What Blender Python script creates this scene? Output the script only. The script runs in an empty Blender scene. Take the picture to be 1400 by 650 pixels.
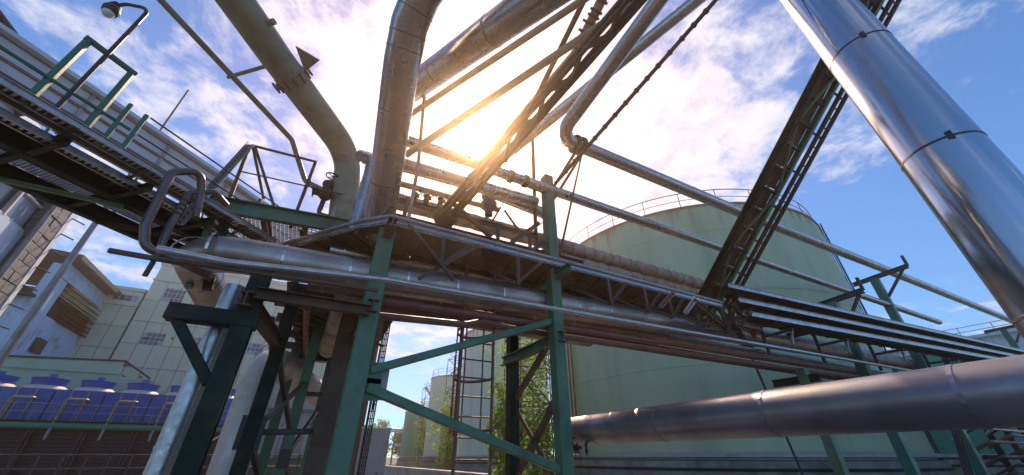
import bpy, bmesh, math, random
from mathutils import Vector, Matrix, Quaternion
random.seed(7)
R = math.radians
sc = bpy.context.scene
col = sc.collection

# ------------------------------------------------------------------ camera, sky, sun, exposure
cam_d = bpy.data.cameras.new('camera'); cam = bpy.data.objects.new('camera', cam_d); col.objects.link(cam)
cam.location = (0, 0, 1.6); cam.rotation_euler = (R(121), 0, R(-28))
cam_d.sensor_width = 36; cam_d.lens = 36 * 500 / 1400; cam_d.clip_start = .05; cam_d.clip_end = 5000
sc.camera = cam
SUN_AZ, SUN_EL = 21.6, 46.0            # degrees from +Y towards +X, above the horizon
sd = Vector((math.sin(R(SUN_AZ)) * math.cos(R(SUN_EL)), math.cos(R(SUN_AZ)) * math.cos(R(SUN_EL)), math.sin(R(SUN_EL))))
sun_l = bpy.data.lights.new('sun', 'SUN'); sun_l.energy = 5.0; sun_l.angle = R(.53); sun_l.color = (1, .75, .5)
sun = bpy.data.objects.new('sun', sun_l); col.objects.link(sun); sun.location = sd * 300
sun.rotation_euler = (-sd).to_track_quat('-Z', 'Y').to_euler()
sc.view_settings.view_transform = 'Standard'; sc.view_settings.look = 'None'
sc.view_settings.gamma = 1; sc.view_settings.use_curve_mapping = False
sc.view_settings.exposure = 0.48
sc.cycles.use_denoising = True
sc.cycles.volume_bounces = 0; sc.cycles.max_bounces = 8; sc.cycles.transparent_max_bounces = 12
sc.cycles.sample_clamp_indirect = 4

w = bpy.data.worlds.new('World'); sc.world = w; w.use_nodes = True
nt = w.node_tree; N = nt.nodes; L = nt.links
for n in list(N): N.remove(n)
def wn(t, **k):
    n = N.new(t)
    for a, v in k.items(): setattr(n, a, v)
    return n
def wm(op, a, b=None, c=None):
    n = N.new('ShaderNodeMath'); n.operation = op
    for i, v in enumerate((a, b, c)):
        if v is None: continue
        if hasattr(v, 'is_output'): L.new(v, n.inputs[i])
        else: n.inputs[i].default_value = v
    return n.outputs[0]
def wv(op, a, b=None):
    n = N.new('ShaderNodeVectorMath'); n.operation = op
    for i, v in enumerate((a, b)):
        if v is None: continue
        if hasattr(v, 'is_output'): L.new(v, n.inputs[i])
        else: n.inputs[i].default_value = v
    return n
def wmix(f, a, b, bt='MIX'):
    n = N.new('ShaderNodeMix'); n.data_type = 'RGBA'; n.blend_type = bt
    for i, v in ((0, f), (6, a), (7, b)):
        if hasattr(v, 'is_output'): L.new(v, n.inputs[i])
        else: n.inputs[i].default_value = v
    return n.outputs[2]
def wramp(f, lo, hi):
    n = N.new('ShaderNodeMapRange'); n.interpolation_type = 'SMOOTHSTEP'
    L.new(f, n.inputs[0]); n.inputs[1].default_value = lo; n.inputs[2].default_value = hi
    return n.outputs[0]
sky = wn('ShaderNodeTexSky', sky_type='NISHITA', sun_disc=False, sun_elevation=R(SUN_EL), sun_rotation=R(SUN_AZ),
         air_density=1.0, dust_density=.15, ozone_density=1.5, altitude=100)
tc = wn('ShaderNodeTexCoord'); gen = tc.outputs['Generated']
sep = wn('ShaderNodeSeparateXYZ'); L.new(gen, sep.inputs[0])
zz = wm('ADD', wm('MAXIMUM', sep.outputs[2], 0.0), .12)
px = wm('DIVIDE', sep.outputs[0], zz); py = wm('DIVIDE', sep.outputs[1], zz)
cmb = wn('ShaderNodeCombineXYZ'); L.new(px, cmb.inputs[0]); L.new(py, cmb.inputs[1])
def wnoise(scale, detail, rough, off):
    n = wn('ShaderNodeTexNoise'); L.new(wv('ADD', cmb.outputs[0], off).outputs[0], n.inputs['Vector'])
    n.inputs['Scale'].default_value = scale; n.inputs['Detail'].default_value = detail; n.inputs['Roughness'].default_value = rough
    n.inputs['Distortion'].default_value = .25
    return n.outputs[0]
big = wnoise(.9, 3, .5, (3.1, 7.7, 0)); small = wnoise(6.2, 10, .66, (1.3, 2.9, 4.0)); mott = wnoise(9.0, 8, .6, (5.3, 0.4, 2.0))
cov = wm('ADD', wm('MULTIPLY', big, .9), wm('MULTIPLY', small, .74))
sund = wv('DOT_PRODUCT', gen, tuple(sd)).outputs['Value']; sund = wm('MAXIMUM', sund, 0.0)
# thin high cloud is thicker on the sun's side of the sky
cov = wm('ADD', cov, wm('MULTIPLY', wm('POWER', sund, 6.0), .22))
mask = wm('MULTIPLY', wramp(cov, .84, 1.06), wramp(sep.outputs[2], .0, .18))
aur = wm('POWER', sund, 10.0); core = wm('POWER', sund, 60.0); core2 = wm('POWER', sund, 400.0)
cl = wmix(aur, (5.9, 6.0, 6.9, 1), (9.6, 7.9, 7.6, 1))
dense = wm('MULTIPLY', wramp(cov, .95, 1.15), wramp(mott, .40, .62))
cl = wmix(wm('MULTIPLY', dense, .8), cl, (4.3, 4.1, 5.4, 1))
skyb = wmix(1.0, sky.outputs[0], (.58, .90, 1.22, 1), 'MULTIPLY')
skyc = wmix(mask, skyb, cl)
glow = wmix(aur, (0, 0, 0, 1), (2.6, .9, .3, 1))
glow = wmix(1.0, glow, wmix(core, (0, 0, 0, 1), (16, 11, 7, 1)), 'ADD')
glow = wmix(1.0, glow, wmix(core2, (0, 0, 0, 1), (45, 38, 30, 1)), 'ADD')
skyc = wmix(1.0, skyc, glow, 'ADD')
bg = wn('ShaderNodeBackground'); bg.inputs[1].default_value = .115; L.new(skyc, bg.inputs[0])
out = wn('ShaderNodeOutputWorld'); L.new(bg.outputs[0], out.inputs[0])

# ------------------------------------------------------------------ materials
MATS = {}
def mat(name, c1, c2=None, rough=.6, metal=0, scale=3, bump=.15, bscale=40, stain=None, samt=.5, sscale=1.2, stretch=None, spec=.5, rvar=.15, detail=6):
    m = bpy.data.materials.new(name); m.use_nodes = True; t = m.node_tree; n = t.nodes; l = t.links
    b = n['Principled BSDF']; b.inputs['Metallic'].default_value = metal; b.inputs['Specular IOR Level'].default_value = spec
    tc = n.new('ShaderNodeTexCoord'); mp = n.new('ShaderNodeMapping'); l.new(tc.outputs['Object'], mp.inputs[0])
    if stretch: mp.inputs['Scale'].default_value = stretch
    def noise(s, d, src=mp.outputs[0]):
        q = n.new('ShaderNodeTexNoise'); l.new(src, q.inputs['Vector']); q.inputs['Scale'].default_value = s; q.inputs['Detail'].default_value = d
        q.inputs['Roughness'].default_value = .62
        return q.outputs[0]
    def mr(v, lo, hi, a=0, z=1):
        q = n.new('ShaderNodeMapRange'); l.new(v, q.inputs[0]); q.inputs[1].default_value = lo; q.inputs[2].default_value = hi
        q.inputs[3].default_value = a; q.inputs[4].default_value = z; return q.outputs[0]
    c2 = c2 or tuple(x * .72 for x in c1)
    mx = n.new('ShaderNodeMix'); mx.data_type = 'RGBA'; na = noise(scale, detail)
    l.new(mr(na, .3, .7), mx.inputs[0]); mx.inputs[6].default_value = (*c1, 1); mx.inputs[7].default_value = (*c2, 1); cout = mx.outputs[2]
    if stain:
        m2 = n.new('ShaderNodeMix'); m2.data_type = 'RGBA'; nb = noise(sscale, detail + 2)
        l.new(mr(nb, .62 - .25 * samt, .76 - .04 * samt), m2.inputs[0]); l.new(cout, m2.inputs[6]); m2.inputs[7].default_value = (*stain, 1); cout = m2.outputs[2]
    l.new(cout, b.inputs['Base Color'])
    l.new(mr(na, .3, .7, max(rough - rvar, .05), min(rough + rvar, 1)), b.inputs['Roughness'])
    if bump:
        bp = n.new('ShaderNodeBump'); bp.inputs['Strength'].default_value = bump; bp.inputs['Distance'].default_value = .02
        l.new(noise(bscale, 3, tc.outputs['Object']), bp.inputs['Height']); l.new(bp.outputs[0], b.inputs['Normal'])
    MATS[name] = m; return m
mat('green_paint', (.095, .20, .12), (.065, .14, .085), .45, stain=(.10, .06, .04), samt=.28, sscale=2.5)
mat('teal_paint', (.035, .17, .115), (.03, .13, .09), .42, stain=(.07, .05, .035), samt=.2, sscale=2.5)
mat('dark_green', (.022, .033, .024), (.015, .022, .017), .65, spec=.25, stain=(.07, .045, .03), samt=.4, sscale=2.2)
mat('brown_steel', (.12, .075, .05), (.075, .045, .032), .6, stain=(.17, .085, .045), samt=.4)
mat('dark_steel', (.05, .048, .05), (.03, .03, .034), .5, stain=(.10, .06, .04), samt=.35)
mat('grey_steel', (.33, .33, .34), (.24, .23, .23), .45, .4, stain=(.20, .14, .10), samt=.3)
mat('galvanised', (.55, .56, .58), (.42, .43, .45), .38, .85, scale=9, stain=(.33, .29, .25), samt=.25)
mat('cladding', (.50, .49, .50), (.36, .345, .345), .27, .92, scale=2.5, bump=.1, bscale=4, stain=(.40, .375, .36), samt=.7, sscale=1.1, rvar=.05, detail=3)
mat('cladding_dirty', (.33, .305, .30), (.22, .195, .185), .38, .8, scale=2, bump=.15, bscale=5, stain=(.215, .185, .165), samt=.9, sscale=1.2, rvar=.07, detail=3)
mat('duct_matte', (.56, .52, .50), (.46, .42, .40), .5, .35, scale=1.5, stain=(.34, .28, .25), samt=.4, detail=3)
mat('loop_metal', (.20, .16, .15), (.13, .10, .095), .35, .6, scale=3)
mat('low_metal', (.37, .36, .40), (.27, .26, .29), .36, .75, scale=2, bump=.15, bscale=5, stain=(.24, .22, .22), samt=.8, sscale=1.2, rvar=.07, detail=3)
mat('pipe_metal', (.46, .41, .39), (.33, .29, .275), .36, .7, scale=2, bump=.15, bscale=5, stain=(.26, .21, .185), samt=.8, sscale=1.3, rvar=.07, detail=3)
mat('stack_metal', (.50, .54, .60), (.40, .44, .50), .2, .95, scale=1.3, bump=.08, bscale=2.2, stain=(.45, .46, .5), samt=.25, sscale=.8, stretch=(1, 1, .25))
mat('lagging', (.46, .40, .36), (.30, .25, .22), .6, .35, scale=5, bump=.55, bscale=12, stain=(.20, .14, .10), samt=.55, sscale=3)
mat('olive_pipe', (.25, .27, .19), (.18, .19, .135), .45, stain=(.15, .10, .06), samt=.4, sscale=2)
mat('tan_pipe', (.42, .36, .28), (.31, .26, .20), .5, stain=(.2, .13, .08), samt=.4)
mat('red_pipe', (.24, .10, .075), (.17, .07, .055), .5, stain=(.1, .055, .04), samt=.35)
mat('tank_green', (.45, .56, .36), (.38, .48, .315), .55, scale=.5, bump=.05, bscale=6, stain=(.28, .36, .25), samt=.4, sscale=.6, stretch=(1, 1, .12))
mat('tank_pale', (.62, .74, .62), (.54, .66, .55), .55, scale=.6, bump=.05, bscale=6, stain=(.36, .42, .34), samt=.3, sscale=.8, stretch=(1, 1, .12))
mat('tank_teal', (.04, .27, .20), (.035, .2, .16), .5, scale=.6, stretch=(1, 1, .15))
mat('tank_rust', (.22, .16, .11), (.28, .27, .2), .7, scale=2.5)
mat('plinth', (.30, .33, .31), (.18, .20, .19), .75, scale=1.5, stain=(.1, .1, .09), samt=.5)
mat('white_paint', (.74, .75, .78), (.62, .63, .66), .5, scale=1.5, stain=(.42, .42, .44), samt=.25)
mat('gallery_blue', (.50, .56, .64), (.42, .47, .55), .45, scale=.6, stain=(.28, .27, .28), samt=.25, sscale=.7)
mat('gallery_floor', (.20, .18, .18), (.14, .13, .13), .7, scale=2)
mat('cream_panel', (.78, .75, .57), (.69, .66, .50), .7, scale=.5, bump=.06, stain=(.47, .43, .3), samt=.28, sscale=.5)
mat('cream_joint', (.34, .31, .22), None, .8)
mat('glass', (.05, .07, .10), (.03, .045, .07), .08, 0, bump=0, spec=.8, rvar=.03)
mat('lit_glass', (.35, .45, .55), (.25, .33, .42), .1, 0, bump=0, spec=.8, rvar=.03)  # paler copy of glass: light on the panes put into base colour
mat('frame_white', (.66, .68, .72), None, .5)
mat('frame_dark', (.06, .065, .075), None, .5)
mat('blue_fibre', (.008, .11, .46), (.006, .08, .36), .35, scale=.8, stain=(.05, .10, .2), samt=.35, sscale=1.5)
mat('fan_cream', (.66, .60, .55), (.52, .46, .43), .6)
mat('dark_slat', (.022, .036, .075), (.015, .024, .05), .6)
mat('blue_sheet', (.50, .66, .84), (.42, .56, .74), .45, .1, scale=.7, stain=(.22, .25, .3), samt=.25)
mat('grey_sheet', (.42, .41, .45), (.34, .33, .37), .5, .1, scale=.8, stain=(.28, .22, .2), samt=.25)
mat('roof_dark', (.032, .036, .048), None, .6)
mat('green_roof', (.40, .58, .42), (.32, .48, .35), .55, scale=.7)
mat('brick_dark', (.20, .21, .24), (.13, .14, .17), .85, scale=4, bump=.4)
mat('yard', (.11, .11, .115), (.08, .08, .085), .9, scale=.6, bump=.3, stain=(.15, .14, .13), samt=.4)
mat('concrete', (.46, .45, .43), (.36, .35, .34), .85, scale=1.2, stain=(.26, .25, .23), samt=.4)
mat('asphalt', (.06, .06, .062), (.045, .045, .047), .9, scale=.8, bump=.4)
mat('soil', (.10, .085, .06), (.07, .07, .04), .95, scale=.6, bump=.5)
mat('rubber', (.015, .015, .016), None, .6)
mat('valve_iron', (.07, .06, .055), (.045, .04, .038), .5, .3, stain=(.12, .06, .035), samt=.4, sscale=5)
mat('lamp_black', (.03, .03, .035), None, .35)
mat('lamp_lens', (.75, .75, .70), None, .15, bump=0)
mat('bark', (.10, .075, .05), None, .9)
mat('yellow_paint', (.6, .45, .08), None, .5)
def rim_rust(name, z0, z1):
    m = MATS[name]; t = m.node_tree; n = t.nodes; l = t.links; b = n['Principled BSDF']; src = b.inputs['Base Color'].links[0].from_socket
    tc = n.new('ShaderNodeTexCoord'); mp = n.new('ShaderNodeMapping'); mp.inputs['Scale'].default_value = (1.6, 1.6, .22); l.new(tc.outputs['Object'], mp.inputs[0])
    q = n.new('ShaderNodeTexNoise'); q.inputs['Scale'].default_value = 1.0; q.inputs['Detail'].default_value = 7; l.new(mp.outputs[0], q.inputs['Vector'])
    sp = n.new('ShaderNodeSeparateXYZ'); l.new(tc.outputs['Object'], sp.inputs[0])
    r = n.new('ShaderNodeMapRange'); r.inputs[1].default_value = z0; r.inputs[2].default_value = z1; r.inputs[3].default_value = -.2; r.inputs[4].default_value = .12; l.new(sp.outputs[2], r.inputs[0])
    a = n.new('ShaderNodeMath'); a.operation = 'ADD'; l.new(q.outputs[0], a.inputs[0]); l.new(r.outputs[0], a.inputs[1])
    r2 = n.new('ShaderNodeMapRange'); r2.inputs[1].default_value = .54; r2.inputs[2].default_value = .72; r2.inputs[4].default_value = .75; l.new(a.outputs[0], r2.inputs[0])
    mx = n.new('ShaderNodeMix'); mx.data_type = 'RGBA'; l.new(r2.outputs[0], mx.inputs[0]); l.new(src, mx.inputs[6]); mx.inputs[7].default_value = (.16, .115, .07, 1); l.new(mx.outputs[2], b.inputs['Base Color'])
rim_rust('tank_green', 12.2, 14.8); rim_rust('tank_pale', 11.0, 14.2)
def leaf_mat(name, a, b):
    m = mat(name, a, b, .5, bump=0, scale=1.3)
    t = m.node_tree; bs = t.nodes['Principled BSDF']
    tr = t.nodes.new('ShaderNodeBsdfTranslucent'); tr.inputs[0].default_value = (a[0] * 2.2, a[1] * 2.2, a[2] * 1.2, 1)
    mx = t.nodes.new('ShaderNodeMixShader'); mx.inputs[0].default_value = .45
    t.links.new(bs.outputs[0], mx.inputs[1]); t.links.new(tr.outputs[0], mx.inputs[2]); t.links.new(mx.outputs[0], t.nodes['Material Output'].inputs[0])
leaf_mat('leaf', (.13, .22, .035), (.07, .13, .025)); leaf_mat('leaf_far', (.07, .12, .035), (.045, .08, .03)); leaf_mat('grass', (.10, .17, .04), (.07, .12, .03))

# ------------------------------------------------------------------ helpers
LOC = {}
def V(p): return Vector(p)
def new(name, verts, faces, m, parent=None, smooth=None, label=None, cat=None, group=None, kind=None):
    """One mesh object from world-space vertices; smooth = set of smooth face indices or True."""
    if parent is None:
        xs = [min(v[i] for v in verts) for i in range(3)]; ys = [max(v[i] for v in verts) for i in range(3)]
        base = Vector(((xs[0] + ys[0]) / 2, (xs[1] + ys[1]) / 2, xs[2]))
    else: base = LOC[parent.name]
    me = bpy.data.meshes.new(name); me.from_pydata([tuple(V(v) - base) for v in verts], [], faces); me.materials.append(MATS[m])
    if smooth is True: me.polygons.foreach_set('use_smooth', [True] * len(me.polygons))
    elif smooth: me.polygons.foreach_set('use_smooth', [i < smooth for i in range(len(me.polygons))])
    o = bpy.data.objects.new(name, me); col.objects.link(o); LOC[o.name] = base
    if parent is None: o.location = base
    else: o.parent = parent
    tag(o, label, cat, group, kind); return o
def tag(o, label=None, cat=None, group=None, kind=None):
    for k, v in (('label', label), ('category', cat), ('group', group), ('kind', kind)):
        if v: o[k] = v
    return o
def inst(name, me, at, rot, parent):
    o = bpy.data.objects.new(name, me); col.objects.link(o); o.parent = parent
    o.location = V(at) - LOC[parent.name]; o.rotation_mode = 'QUATERNION'; o.rotation_quaternion = rot; LOC[o.name] = LOC[parent.name]
    return o
def thing(name, label, cat, loc, group=None):
    o = bpy.data.objects.new(name, None); col.objects.link(o); o.location = loc; LOC[o.name] = V(loc); o.empty_display_size = .2
    return tag(o, label, cat, group)
def fillet(pts, br, n=8):
    pts = [V(p) for p in pts]; res = [pts[0]]
    for i in range(1, len(pts) - 1):
        a, b, c = pts[i - 1], pts[i], pts[i + 1]; d1 = (a - b).normalized(); d2 = (c - b).normalized()
        ang = d1.angle(d2)
        if abs(ang - math.pi) < .02: res.append(b); continue
        k = min(br / math.tan(ang / 2), (a - b).length * .48, (c - b).length * .48); rr = k * math.tan(ang / 2)
        bis = (d1 + d2).normalized(); ctr = b + bis * (rr / math.sin(ang / 2)); p0 = b + d1 * k; p1 = b + d2 * k
        v0 = p0 - ctr; v1 = p1 - ctr; tot = v0.angle(v1); ax = v0.cross(v1).normalized()
        for j in range(n + 1): res.append(ctr + Quaternion(ax, tot * j / n) @ v0)
    res.append(pts[-1]); return res
def sweep(path, r, seg=16, cap=True):
    path = [V(p) for p in path]; vs = []; fs = []; up = None
    for i, p in enumerate(path):
        if i == 0: d = path[1] - p
        elif i == len(path) - 1: d = p - path[i - 1]
        else: d = (path[i + 1] - p).normalized() + (p - path[i - 1]).normalized()
        d.normalize()
        if up is None: up = d.orthogonal().normalized()
        up = (up - d * up.dot(d)).normalized(); s = d.cross(up)
        k = r[i] if isinstance(r, (list, tuple)) else r
        for j in range(seg):
            a = 2 * math.pi * j / seg; vs.append(p + (up * math.cos(a) + s * math.sin(a)) * k)
    for i in range(len(path) - 1):
        for j in range(seg):
            a = i * seg + j; b = i * seg + (j + 1) % seg; fs.append((a, b, b + seg, a + seg))
    ns = len(fs)
    if cap:
        k = len(vs); vs += [v.copy() for v in vs[:seg]]; fs.append(tuple(range(k + seg - 1, k - 1, -1)))
        k2 = len(vs); vs += [v.copy() for v in vs[(len(path) - 1) * seg:len(path) * seg]]; fs.append(tuple(range(k2, k2 + seg)))
    return vs, fs, ns
def tube(name, pts, r, m, parent=None, br=None, seg=16, n=8, **k):
    path = fillet(pts, br if br else r * 1.6, n) if len(pts) > 2 else pts
    vs, fs, ns = sweep(path, r, seg); return new(name, vs, fs, m, parent, smooth=ns, **k)
RING = {}
def ring_mesh(r, wd, th, m):
    key = (round(r, 3), wd, th, m)
    if key in RING: return RING[key]
    seg = 20; prof = [(r * .98, -wd / 2), (r + th, -wd / 2), (r + th, wd / 2), (r * .98, wd / 2)]; vs = []; fs = []
    for j in range(seg):
        a = 2 * math.pi * j / seg
        for q, z in prof: vs.append((q * math.cos(a), q * math.sin(a), z))
    for j in range(seg):
        for i in range(3):
            a = j * 4 + i; b = ((j + 1) % seg) * 4 + i; fs.append((a, b, b + 1, a + 1))
    me = bpy.data.meshes.new('ring'); me.from_pydata(vs, [], fs); me.materials.append(MATS[m]); RING[key] = me; return me
def ring(name, at, d, r, wd, th, m, parent):
    return inst(name, ring_mesh(r, wd, th, m), at, V(d).normalized().to_track_quat('Z', 'Y'), parent)
def bands(pts, r, step, m, parent, wd=.035, th=.006, name='cladding_band', skip=.25):
    for a, b in zip(pts, pts[1:]):
        a = V(a); b = V(b); ln = (b - a).length; k = skip
        while k < ln - skip * .5:
            ring(name, a + (b - a) * (k / ln), b - a, r, wd, th, m, parent); k += step * random.uniform(.96, 1.04)
def flange(at, d, r, m, parent, th=.035, pair=True):
    d = V(d).normalized()
    for s in ((-1, 1) if pair else (0,)):
        ring('flange', V(at) + d * s * th * .75, d, r * 1.0, th, r * .42, m, parent)
    q = d.to_track_quat('Z', 'Y')
    for i in range(8):
        a = i * math.pi / 4; p = V(at) + q @ Vector((math.cos(a), math.sin(a), 0)) * r * 1.24
        tube('bolt', [p - d * th * 1.9, p + d * th * 1.9], r * .055 + .004, m, parent, seg=6)
def pipe(name, label, pts, r, m, br=None, step=None, band=None, seg=18, n=8, flanges=(), group=None, cat='pipe'):
    t = thing(name, label, cat, V(pts[0]), group)
    tube('pipe_body', pts, r, m, t, br=br, seg=seg, n=n)
    if step: bands(pts, r, step, band or m, t)
    for at, d in flanges: flange(at, d, r, 'valve_iron', t)
    return t
def prof_box(w, h, c=.012): return [(-w/2+c,-h/2),(w/2-c,-h/2),(w/2,-h/2+c),(w/2,h/2-c),(w/2-c,h/2),(-w/2+c,h/2),(-w/2,h/2-c),(-w/2,-h/2+c)]
def prof_i(w, h, t): return [(-w/2,-h/2),(w/2,-h/2),(w/2,-h/2+t),(t/2,-h/2+t),(t/2,h/2-t),(w/2,h/2-t),(w/2,h/2),(-w/2,h/2),(-w/2,h/2-t),(-t/2,h/2-t),(-t/2,-h/2+t),(-w/2,-h/2+t)]
def prof_c(w, h, t): return [(-w/2,-h/2),(w/2,-h/2),(w/2,-h/2+t),(-w/2+t,-h/2+t),(-w/2+t,h/2-t),(w/2,h/2-t),(w/2,h/2),(-w/2,h/2)]
def prof_l(w, t): return [(0,0),(w,0),(w,t),(t,t),(t,w),(0,w)]
def extrude(a, b, prof, up=(0, 0, 1)):
    a = V(a); b = V(b); d = (b - a).normalized(); u = V(up)
    if abs(d.dot(u.normalized())) > .98: u = Vector((0, 1, 0))
    s = d.cross(u).normalized(); u = s.cross(d); k = len(prof)
    vs = [a + s * x + u * y for x, y in prof] + [b + s * x + u * y for x, y in prof]
    fs = [(i, (i + 1) % k, (i + 1) % k + k, i + k) for i in range(k)] + [tuple(range(k - 1, -1, -1)), tuple(range(k, 2 * k))]
    return vs, fs
def beam(name, a, b, prof, m, parent=None, up=(0, 0, 1), **k):
    vs, fs = extrude(a, b, prof, up); return new(name, vs, fs, m, parent, **k)
def join(name, parts, m, parent=None, smooth=None, **k):
    """parts: list of (verts, faces) -> one mesh"""
    vs = []; fs = []
    for p in parts:
        o = len(vs); vs += p[0]; fs += [tuple(i + o for i in f) for f in p[1]]
    return new(name, vs, fs, m, parent, smooth=smooth, **k)
def bx(x0, x1, y0, y1, z0, z1):
    vs = [(x, y, z) for z in (z0, z1) for y in (y0, y1) for x in (x0, x1)]
    return vs, [(0, 2, 3, 1), (4, 5, 7, 6), (0, 1, 5, 4), (2, 6, 7, 3), (0, 4, 6, 2), (1, 3, 7, 5)]
def box(name, x0, x1, y0, y1, z0, z1, m, parent=None, **k):
    vs, fs = bx(x0, x1, y0, y1, z0, z1); return new(name, vs, fs, m, parent, **k)
def prism(poly, z0, z1):
    k = len(poly); vs = [(x, y, z0) for x, y in poly] + [(x, y, z1) for x, y in poly]
    return vs, [(i, (i + 1) % k, (i + 1) % k + k, i + k) for i in range(k)] + [tuple(range(k - 1, -1, -1)), tuple(range(k, 2 * k))]
def lathe(prof, c, seg=48):
    vs = []; fs = []; k = len(prof)
    for j in range(seg):
        a = 2 * math.pi * j / seg
        for r, z in prof: vs.append((c[0] + r * math.cos(a), c[1] + r * math.sin(a), c[2] + z))
    for j in range(seg):
        for i in range(k - 1):
            a = j * k + i; b = ((j + 1) % seg) * k + i; fs.append((a, b, b + 1, a + 1))
    return vs, fs
def leaves(cloud, size, seed):
    """folded leaf quads at the given points"""
    rnd = random.Random(seed); vs = []; fs = []
    for p in cloud:
        q = Quaternion((rnd.gauss(0, 1), rnd.gauss(0, 1), rnd.gauss(0, 1), rnd.gauss(0, 1))).normalized(); s = size * rnd.uniform(.6, 1.3); k = len(vs)
        for v in ((0, -s, 0), (s * .55, 0, s * .18), (0, s, 0), (-s * .55, 0, s * .18)): vs.append(V(p) + q @ Vector(v))
        fs += [(k, k + 1, k + 2), (k, k + 2, k + 3)]
    return vs, fs
def valve(at, d, s, label, wheel_dir=(0, -1, 0), handwheels=1, parent=None):
    """gate valve: body, two flanges, bonnet, stem, handwheel with spokes"""
    at = V(at); d = V(d).normalized(); wd = V(wheel_dir).normalized()
    t = thing('gate_valve', label, 'valve', at)
    path = [at + d * k * s for k in (-1, -.86, -.84, -.5, -.2, .2, .5, .84, .86, 1)]
    vs, fs, ns = sweep(path, [.62*s, .62*s, .36*s, .36*s, .5*s, .5*s, .36*s, .36*s, .62*s, .62*s], 14); new('valve_body', vs, fs, 'valve_iron', t, smooth=ns)
    path = [at + wd * k * s for k in (.2, .7, .72, .86, .88, 1.25)]
    vs, fs, ns = sweep(path, [.36*s, .3*s, .48*s, .48*s, .18*s, .14*s], 12); new('bonnet', vs, fs, 'valve_iron', t, smooth=ns)
    tube('stem', [at + wd * 1.2 * s, at + wd * 1.95 * s], .06 * s, 'galvanised', t, seg=8)
    c = at + wd * 1.75 * s; q = wd.to_track_quat('Z', 'Y')
    pts = [c + q @ Vector((math.cos(2*math.pi*j/20), math.sin(2*math.pi*j/20), 0)) * .68 * s for j in range(20)]
    vs = []; fs = []
    for j in range(20):
        rad = (pts[j] - c).normalized()
        for i in range(6):
            a = i * math.pi / 3; vs.append(pts[j] + (rad * math.cos(a) + wd * math.sin(a)) * .075 * s)
    for j in range(20):
        for i in range(6): fs.append((j*6+i, ((j+1) % 20)*6+i, ((j+1) % 20)*6+(i+1) % 6, j*6+(i+1) % 6))
    hw = new('handwheel', vs, fs, 'valve_iron', t, smooth=True)
    for j in range(0, 20, 5): tube('spoke', [c, pts[j]], .05 * s, 'valve_iron', hw, seg=6)
    return t
def post(name, x, y, z0, z1, wd, m, parent, dp=None):
    return beam(name, (x, y, z0), (x, y, z1), prof_box(wd, dp or wd), m, parent, up=(0, 1, 0))

# ------------------------------------------------------------------ the setting
new('ground', [(-700, -300, 0), (900, -300, 0), (900, 1500, 0), (-700, 1500, 0)], [(0, 1, 2, 3)], 'yard', kind='structure')
new('road', [(-400, 48, .004), (500, 48, .004), (500, 54, .004), (-400, 54, .004)], [(0, 1, 2, 3)], 'concrete', kind='structure')
t = new('lawn', [(-6, 33, .004), (2, 33, .004), (2, 36, .004), (-6, 36, .004)], [(0, 1, 2, 3)], 'soil', kind='structure')
rnd = random.Random(3)
vs, fs = leaves([(rnd.uniform(-6, 2), rnd.uniform(33, 36), rnd.uniform(.02, .3)) for i in range(2500)], .16, 5)
new('grass', vs, fs, 'grass', kind='stuff', label='short green grass on the strip beside the corrugated shed', cat='grass')
vs, fs = leaves([(3.1 + rnd.gauss(0, .5), 17.2 + rnd.gauss(0, .35), abs(rnd.gauss(.25, .25))) for i in range(500)], .09, 6)
new('weeds', vs, fs, 'leaf', kind='stuff', label='low green weeds at the foot of the blank grey panel', cat='weeds')

# ---- storage tanks
def tank(label, c, r, h, m, courses, rail=True, seg=72, plinth=True, tower=None):
    t = thing('storage_tank', label, 'tank', (c[0], c[1], 0))
    ch = h / courses
    for i in range(courses):
        e = .012 * (i % 2)
        vs, fs = lathe([(r + e, i * ch), (r + e, (i + 1) * ch)], (c[0], c[1], 0), seg); new('wall_course', vs, fs, m, t, smooth=True)
        if i:
            vs, fs = lathe([(r + .011, i * ch - .02), (r + .025, i * ch), (r + .011, i * ch + .02)], (c[0], c[1], 0), seg); new('weld_seam', vs, fs, m, t, smooth=True)
    vs, fs = lathe([(r + .06, h - .12), (r + .06, h), (r * .5, h + r * .09), (.01, h + r * .13)], (c[0], c[1], 0), seg); new('roof', vs, fs, m, t)
    vs, fs = lathe([(r + .062, h - .13), (r + .09, h - .06), (r + .075, h + .012)], (c[0], c[1], 0), seg); new('rim_angle', vs, fs, 'tank_rust', t)
    if plinth:
        vs, fs = lathe([(r + .5, 0), (r + .5, .7), (r + .35, .75), (r + .35, 1.45), (r + .06, 1.5)], (c[0], c[1], 0), seg); new('foundation_ring', vs, fs, 'plinth', t)
        vs, fs = lathe([(r + .2, 1.58), (r + .32, 1.6), (r + .32, 1.72), (r + .0, 1.78)], (c[0], c[1], 0), seg); new('base_flashing', vs, fs, 'grey_sheet', t)
        vs, fs = lathe([(r + .28, 1.06), (r + .42, 1.1), (r + .42, 1.18), (r + .28, 1.22)], (c[0], c[1], 0), seg); new('foundation_band', vs, fs, 'dark_green', t)
    if rail:
        rr = r - .12; n = max(16, int(2 * math.pi * r / 2.1))
        for z in (.55, 1.1):
            pts = [(c[0] + rr * math.cos(2*math.pi*j/64), c[1] + rr * math.sin(2*math.pi*j/64), h + .02 + z) for j in range(65)]
            vs, fs, ns = sweep(pts, .028 if z > 1 else .02, 6, False); new('guard_rail', vs, fs, 'brown_steel', t, smooth=True)
        for j in range(n):
            a = 2 * math.pi * j / n; p = (c[0] + rr * math.cos(a), c[1] + rr * math.sin(a))
            tube('rail_post', [(*p, h), (*p, h + 1.12)], .025, 'brown_steel', t, seg=6)
    return t
T1 = tank('largest pale green tank with rail round its roof, behind the pipe rack', (25.1, 18.2), 10, 14.8, 'tank_green', 8, seg=112)
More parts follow.
